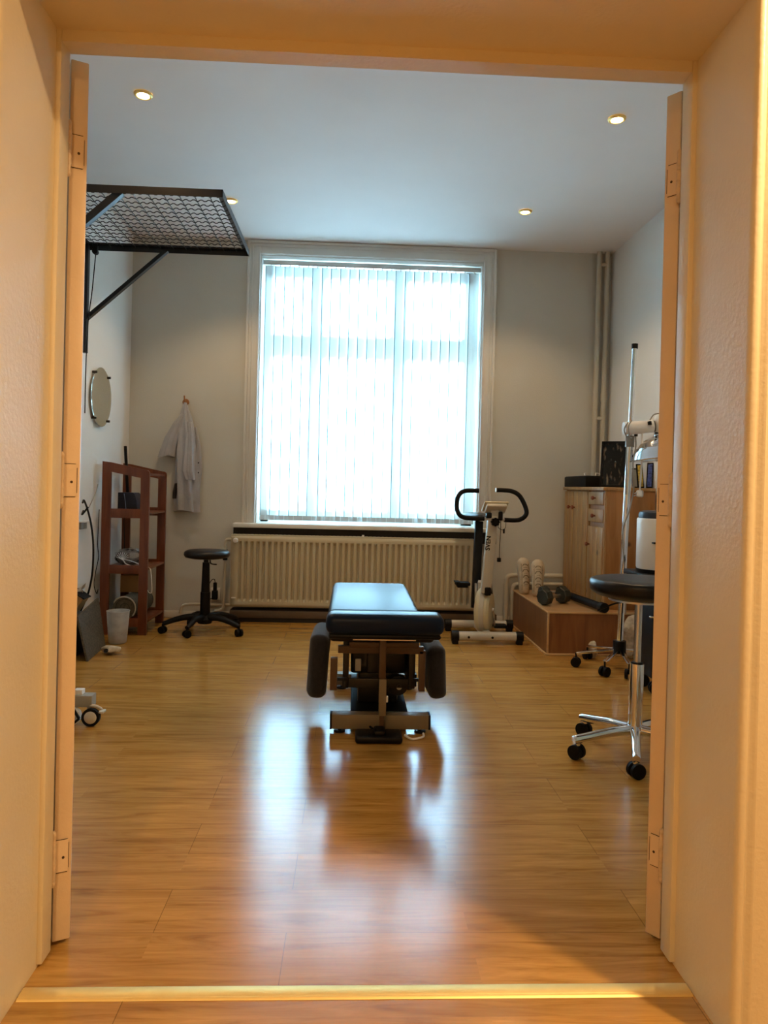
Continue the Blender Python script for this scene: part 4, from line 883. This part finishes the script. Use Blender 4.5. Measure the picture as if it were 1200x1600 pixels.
cloth(dense([(1.56, -1.285, 0.008, 0.010, 6.07), (1.40, -1.262, 0.022, 0.014, 6.07), (1.20, -1.252, 0.026, 0.016, 6.07), (1.02, -1.262, 0.020, 0.014, 6.07)]), 'front_panel', 'coat', 3, 0.12, 11)
cloth(dense([(1.10, -1.425, 0.018, 0.020, 6.06), (1.03, -1.43, 0.026, 0.022, 6.06), (0.975, -1.43, 0.028, 0.02, 6.06)]), 'lining', 'fabric_d', 3, 0.1, 12)
for z in (1.27, 1.19): 
    b = MB(); b.sphere((-1.252, 6.050, z), 0.006, (1, 0.5, 1), 10, 6); b.build('button', 'black', t)

# ================================================================== WOODEN SHELF UNIT
t = thing('shelf_unit', 'red-brown wooden shelf unit with four posts against the left wall', 'shelf unit', (-1.61, 5.6, 0))
SY0, SY1 = 5.36, 5.86; xA, xB = -1.79, -1.455; pw = 0.062
for si, (y0_, y1_) in enumerate(((SY0, SY0+0.022), (SY1-0.022, SY1))):
    b = MB()
    b.prism([(xA, y0_, 0), (xA+pw, y0_, 0), (xA+pw, y0_, 1.240), (xA, y0_, 1.247)], (0, y1_-y0_, 0)); b.build('post', 'shelfwood', t, angle=30)
    b = MB(); b.prism([(xB-pw, y0_, 0), (xB, y0_, 0), (xB, y0_, 1.165), (xB-0.004, y0_, 1.180), (xB-0.016, y0_, 1.188), (xB-pw, y0_, 1.196)], (0, y1_-y0_, 0)); b.build('post', 'shelfwood', t, angle=30)
    b = MB()
    b.prism([(xA+pw, y0_, 1.172), (xB-pw, y0_, 1.132), (xB-pw, y0_, 1.196), (xA+pw, y0_, 1.240)], (0, y1_-y0_, 0)); b.build('side_rail', 'shelfwood', t, angle=30)
    for z0, z1 in ((0.842, 0.908), (0.440, 0.502), (0.060, 0.122)):
        b = MB(); b.box((xA+pw, y0_, z0), (xB-pw, y1_, z1), 0.002); b.build('side_rail', 'shelfwood', t, angle=30)
for z in (0.868, 0.466, 0.086):
    b = MB(); b.box((xA+0.01, SY0+0.022, z), (xB-0.004, SY1-0.022, z+0.016), 0.002); b.build('shelf', 'shelfwood', t)
b = MB(); b.box((xB-0.03, SY0+0.022, 1.150), (xB-0.008, SY1-0.022, 1.168), 0.002); b.box((xA+0.01, SY0+0.022, 1.195), (xA+0.03, SY1-0.022, 1.225)); b.build('top_rail', 'shelfwood', t)
# things on the shelves
t2 = thing('speaker', 'small dark curved desk speaker on the upper shelf of the wooden unit', 'speaker', (-1.66, 5.62, 0.884))
b = MB(); b.prism([(-1.735, 5.55, 0.885), (-1.590, 5.55, 0.885), (-1.598, 5.55, 0.96), (-1.613, 5.55, 1.01), (-1.625, 5.55, 1.022), (-1.735, 5.55, 1.022)], (0, 0.15, 0)); b.build('cabinet', 'navy', t2, angle=40)
b = MB(); b.tube([(-1.690, 5.548, 1.015), (-1.680, 5.545, 0.96), (-1.672, 5.545, 0.89)], 0.0025, 6); b.build('seam', 'bluegrey', t2)
b = MB(); b.bar((-1.700, 5.70, 0.885), (-1.735, 5.70, 1.375), 0.022, 0.014, up=(0, 1, 0), bev=0.003); tag(b.build('remote_control', 'black'), 'narrow black upright stick poking above the wooden shelf unit', 'stick')
t2 = thing('coiled_cable_bundle', 'bundle of coiled cable in clear film on the middle shelf of the wooden unit', 'cable bundle', (-1.62, 5.6, 0.482))
b = MB(); cc = Vector((-1.635, 5.55, 0.548))
for k in range(7):
    rr = 0.085-0.006*k; pts = [cc+Vector((rr*math.cos(2*PI*j/20)*1.05, 0.02*k-0.04+0.01*math.sin(j), rr*math.sin(2*PI*j/20)*0.62+0.25*rr*0.2*math.cos(2*PI*j/20))) for j in range(21)]
    b.tube(pts, 0.007, 8, False)
b.build('coil', 'black', t2)
b = MB(); b.sphere((-1.633, 5.53, 0.548), 0.10, (1.08, 0.62, 0.64), 28, 14)
for v in b.bm.verts: v.co += (v.co-Vector((-1.633, 5.53, 0.548)))*0.10*math.sin(v.co.x*160+v.co.z*90)
b.build('film', 'film', t2, angle=20)
b = MB()
for k in range(9):
    a = PI*(0.1+0.8*k/8); b.tube([cc+Vector((-0.03, -0.095, -0.012)), cc+Vector((-0.03+0.05*math.cos(a), -0.085, -0.012+0.05*math.sin(a)))], 0.0012, 5, False)
b.tube([cc+Vector((-0.055, -0.095, 0.0)), cc+Vector((-0.02, -0.10, -0.02)), cc+Vector((0.0, -0.10, -0.045)), cc+Vector((0.05, -0.10, -0.06)), cc+Vector((0.09, -0.09, -0.058))], 0.004, 8)
b.tube([cc+Vector((-0.04, -0.09, -0.01)), cc+Vector((0.0, -0.095, -0.016)), cc+Vector((0.05, -0.09, -0.03)), cc+Vector((0.09, -0.07, -0.05))], 0.003, 8); b.build('tie_string', 'plastic_w', t2)
t2 = thing('rolled_mat', 'rolled grey-green exercise mat lying on the bottom shelf of the wooden unit', 'mat', (-1.63, 5.55, 0.105))
b = MB(); b.cyl((-1.625, 5.392, 0.188), (-1.61, 5.82, 0.188), 0.083, n=36); b.build('roll', 'mat_roll', t2)
b = MB(); pts = [(-1.625+0.083*math.cos(R(a)), 5.390, 0.188+0.083*math.sin(R(a))) for a in range(-40, 160, 10)]; b.tube(pts, 0.005, 8, False); b.build('piping', 'mat_edge', t2)
b = MB(); pts = [(-1.625+(0.075-0.00009*a)*math.cos(R(a)), 5.391, 0.188+(0.075-0.00009*a)*math.sin(R(a))) for a in range(0, 720, 20)]; b.tube(pts, 0.0015, 5, False); b.build('spiral_edge', 'black', t2)
b = MB(); b.box((-1.72, 5.60, 0.273), (-1.56, 5.78, 0.40), 0.006); tag(b.build('small_box', 'cardboard'), 'small dark brown box behind the rolled mat on the bottom shelf', 'box')
b = MB(); b.tube([(-1.442, 5.40, 0.462), (-1.43, 5.38, 0.40), (-1.422, 5.37, 0.33), (-1.43, 5.37, 0.305), (-1.445, 5.37, 0.31), (-1.452, 5.37, 0.325)], 0.003, 8); b.tube([(-1.442, 5.40, 0.462), (-1.452, 5.42, 0.475), (-1.47, 5.43, 0.4825)], 0.003, 8)
tag(b.build('metal_hook', 'plastic_w'), 'thin white wire hook hanging off the middle shelf of the wooden unit', 'hook')
b = MB(); b.tube([(-1.565, 5.70, 0.84), (-1.545, 5.69, 0.80), (-1.542, 5.69, 0.65), (-1.55, 5.69, 0.52), (-1.55, 5.68, 0.486)], 0.003, 8); b.tube([(-1.715, 5.66, 0.84), (-1.72, 5.66, 0.80), (-1.712, 5.66, 0.65), (-1.712, 5.65, 0.55), (-1.70, 5.65, 0.484)], 0.003, 8)
tag(b.build('speaker_cable', 'black'), 'thin black cable drooping between the upper and middle shelves', 'cable')
# wall cables at left
b = MB(); b.tube([(-1.812, 5.05, 0.955), (-1.785, 5.0, 0.97), (-1.745, 4.96, 0.905), (-1.712, 4.94, 0.80), (-1.697, 4.94, 0.66), (-1.70, 4.94, 0.50), (-1.722, 4.95, 0.38), (-1.752, 4.96, 0.30), (-1.79, 4.97, 0.20), (-1.80, 4.97, 0.012)], 0.0065, 10)
tag(b.build('thick_cable', 'black'), 'thick black cable arching down the left wall beside the shelf unit', 'cable')
b = MB(); b.tube([(-1.81, 5.06, 0.90), (-1.79, 4.98, 0.878), (-1.765, 4.96, 0.90), (-1.742, 4.955, 0.93)], 0.006, 10); tag(b.build('black_plug_lead', 'black'), 'short black lead crossing behind the thick cable', 'cable')
b = MB(); b.tube([(-1.81, 5.03, 0.88), (-1.79, 5.10, 0.92), (-1.80, 5.26, 1.02), (-1.812, 5.34, 1.08)], 0.0028, 8); tag(b.build('thin_cable', 'greyp'), 'thin grey cable running up behind the wooden shelf unit', 'cable')
b = MB(); b.tube([(-1.806, 5.36, 0.90), (-1.808, 5.35, 0.66), (-1.80, 5.35, 0.56), (-1.815, 5.34, 0.45), (-1.82, 5.33, 0.36), (-1.80, 5.33, 0.30), (-1.795, 5.34, 0.33)], 0.003, 8); tag(b.build('hanging_cable', 'black'), 'thin black looped cable hanging behind the left post of the shelf unit', 'cable')
t2 = thing('wall_shelf', 'tiny white bracket shelf on the left wall beside the thick cable', 'shelf', (XL, 5.06, 0.80))
b = MB(); b.box((XL+0.001, 5.0, 0.822), (XL+0.05, 5.17, 0.832), 0.002); b.build('board', 'plastic_w', t2)
b = MB(); b.box((XL+0.001, 5.02, 0.775), (XL+0.022, 5.13, 0.822), 0.003); b.build('bracket', 'greyp', t2)

# leaning board, bin, wrapper, box with tissues
b = MB()
P1, P2, P3, P4 = Vector((-1.583, 4.56, 0.0)), Vector((-1.622, 5.0, 0.0)), Vector((-1.682, 5.02, 0.318)), Vector((-1.657, 4.58, 0.272))
nrm = (P2-P1).cross(P4-P1).normalized()
if nrm.x > 0: nrm = -nrm
b.prism([P1+Vector((0, 0, 0.002)), P2+Vector((0, 0, 0.002)), P3, P4], nrm*0.012+Vector((0, 0, 0.003)))
tag(b.build('board', 'slate', smooth=False), 'dark speckled board leaning at a slant beside the plastic bin', 'board')
t2 = thing('storage_crate', 'dark crate against the left wall behind the leaning board', 'crate', (-1.76, 4.75, 0))
b = MB(); b.box((-1.822, 4.55, 0.001), (-1.70, 4.93, 0.245), 0.004); b.build('body', 'black', t2)
t2 = thing('tissue_box', 'brown cardboard tissue box tilted on the dark crate', 'box', (-1.765, 4.86, 0.25))
m_ = Matrix.Translation((-1.770, 4.86, 0.325)) @ Matrix.Rotation(R(32), 4, 'Y')
b = MB(); b.box((-0.045, -0.06, -0.06), (0.045, 0.06, 0.05), 0.003, 1, m_); b.build('carton', 'cardboard', t2)
b = MB(); b.box((-0.050, -0.063, 0.048), (0.052, 0.063, 0.056), 0.002, 1, m_); b.build('lid', 'black', t2)
b = MB(); 
for k in range(4):
    b.loft([[(-1.79+0.012*k, 4.80+0.02*k, 0.375), (-1.775+0.012*k, 4.84+0.02*k, 0.380), (-1.77+0.01*k, 4.88, 0.372)], [(-1.745+0.012*k, 4.79+0.02*k, 0.405+0.012*k), (-1.735, 4.84, 0.392+0.008*k), (-1.73-0.01*k, 4.88, 0.400)]], close=False, cap=False)
b.build('tissues', 'paper', t2, angle=80, solid=0.001)
t2 = thing('waste_bin', 'translucent white plastic waste bin standing before the wooden shelf unit', 'bin', (-1.575, 5.10, 0))
b = MB(); b.lathe([(0.052, 0.002), (0.058, 0.006), (0.066, 0.10), (0.074, 0.215), (0.077, 0.222)], (-1.575, 5.10, 0), 36, cap=False); b.lathe([(0.001, 0.003), (0.054, 0.004)], (-1.575, 5.10, 0), 36, cap=False); b.build('shell', 'frost', t2, angle=60, solid=0.0015)
crumple_p = crumple('crumpled_tissue', (-1.575, 5.10, 0.008), 0.054, (0.95, 0.95, 2.0), 'white crumpled tissue inside the translucent bin', 'tissue', 'paper', 21)
t2 = crumple('crumpled_wrapper', (-1.515, 4.765, 0.001), 0.07, (1.05, 0.7, 0.42), 'pale crumpled wrapper lying on the floor before the bin', 'wrapper', 'newsp', 31)
b = MB(); b.lathe([(0.006, 0), (0.012, 0.002), (0.014, 0.005), (0.010, 0.006)], (-1.528, 4.723, 0.030), 16, cap=False, axis=(0.1, -0.8, 0.5)); b.lathe([(0.001, 0.002), (0.010, 0.003)], (-1.528, 4.723, 0.030), 16, axis=(0.1, -0.8, 0.5)); b.build('opening', 'black', t2)

# trolley end with castor at lower left
t2 = thing('floor_trolley', 'beige wheeled equipment base poking out from behind the left door leaf', 'trolley', (-1.25, 3.42, 0))
b = MB(); b.box((-1.50, 3.38, 0.080), (-1.153, 3.44, 0.132), 0.003); b.build('base_bar', 'greyp', t2)
b = MB(); b.box((-1.24, 3.39, 0.132), (-1.200, 3.43, 0.155), 0.003); b.box((-1.50, 3.385, 0.132), (-1.40, 3.435, 0.8), 0.004); b.build('post', 'plastic_w', t2)
b = MB(); b.cyl((-1.150, 3.355, 0.041), (-1.150, 3.378, 0.041), 0.040, n=32); o = b.build('castor', 'rubber', t2)
b = MB(); b.lathe([(0.001, 0.004), (0.024, 0.003), (0.028, 0.0)], (-1.150, 3.355, 0.041), 28, axis=(0, -1, 0)); b.build('wheel_cap', 'pipe', o)
b = MB(); b.tube([(-1.175, 3.39, 0.078), (-1.15, 3.385, 0.088), (-1.115, 3.385, 0.075), (-1.105, 3.385, 0.055)], 0.007, 8); b.box((-1.116, 3.36, 0.058), (-1.094, 3.40, 0.068), 0.003); b.build('brake_lever', 'pipe', o)
b = MB(); b.cyl((-1.24, 3.37, 0.041), (-1.24, 3.395, 0.041), 0.040, n=32); o = b.build('castor', 'plastic_w', t2)
b = MB(); b.bar((-1.235, 3.36, 0.09), (-1.20, 3.36, 0.035), 0.008, 0.01); b.bar((-1.20, 3.36, 0.035), (-1.235, 3.36, 0.005), 0.008, 0.01); b.build('castor_fork', 'black', t2)

# power adapter and its leads by the radiator
t2 = thing('power_adapter', 'black mains adapter with cable standing on the floor pipe right of the black stool', 'adapter', (-1.095, 6.05, 0.13))
b = MB(); b.box((-1.118, 6.025, 0.160), (-1.072, 6.07, 0.235), 0.008); b.box((-1.108, 6.03, 0.23), (-1.080, 6.06, 0.30), 0.006); b.build('housing', 'black', t2)
b = MB(); b.tube([(-1.094, 6.045, 0.30), (-1.10, 6.04, 0.325), (-1.125, 6.04, 0.315), (-1.155, 6.04, 0.25), (-1.165, 6.04, 0.20), (-1.185, 6.04, 0.17)], 0.003, 8); b.tube([(-1.115, 6.04, 0.17), (-1.145, 6.04, 0.155), (-1.155, 6.04, 0.10), (-1.16, 6.03, 0.02)], 0.003, 8); b.build('lead', 'black', t2)
t2 = thing('wall_socket', 'white double wall socket low on the back wall behind the black adapter', 'socket', (-1.095, YB, 0.2))
b = MB(); b.box((-1.135, 6.075, 0.15), (-1.055, 6.099, 0.25), 0.006); b.build('plate', 'plastic_w', t2)
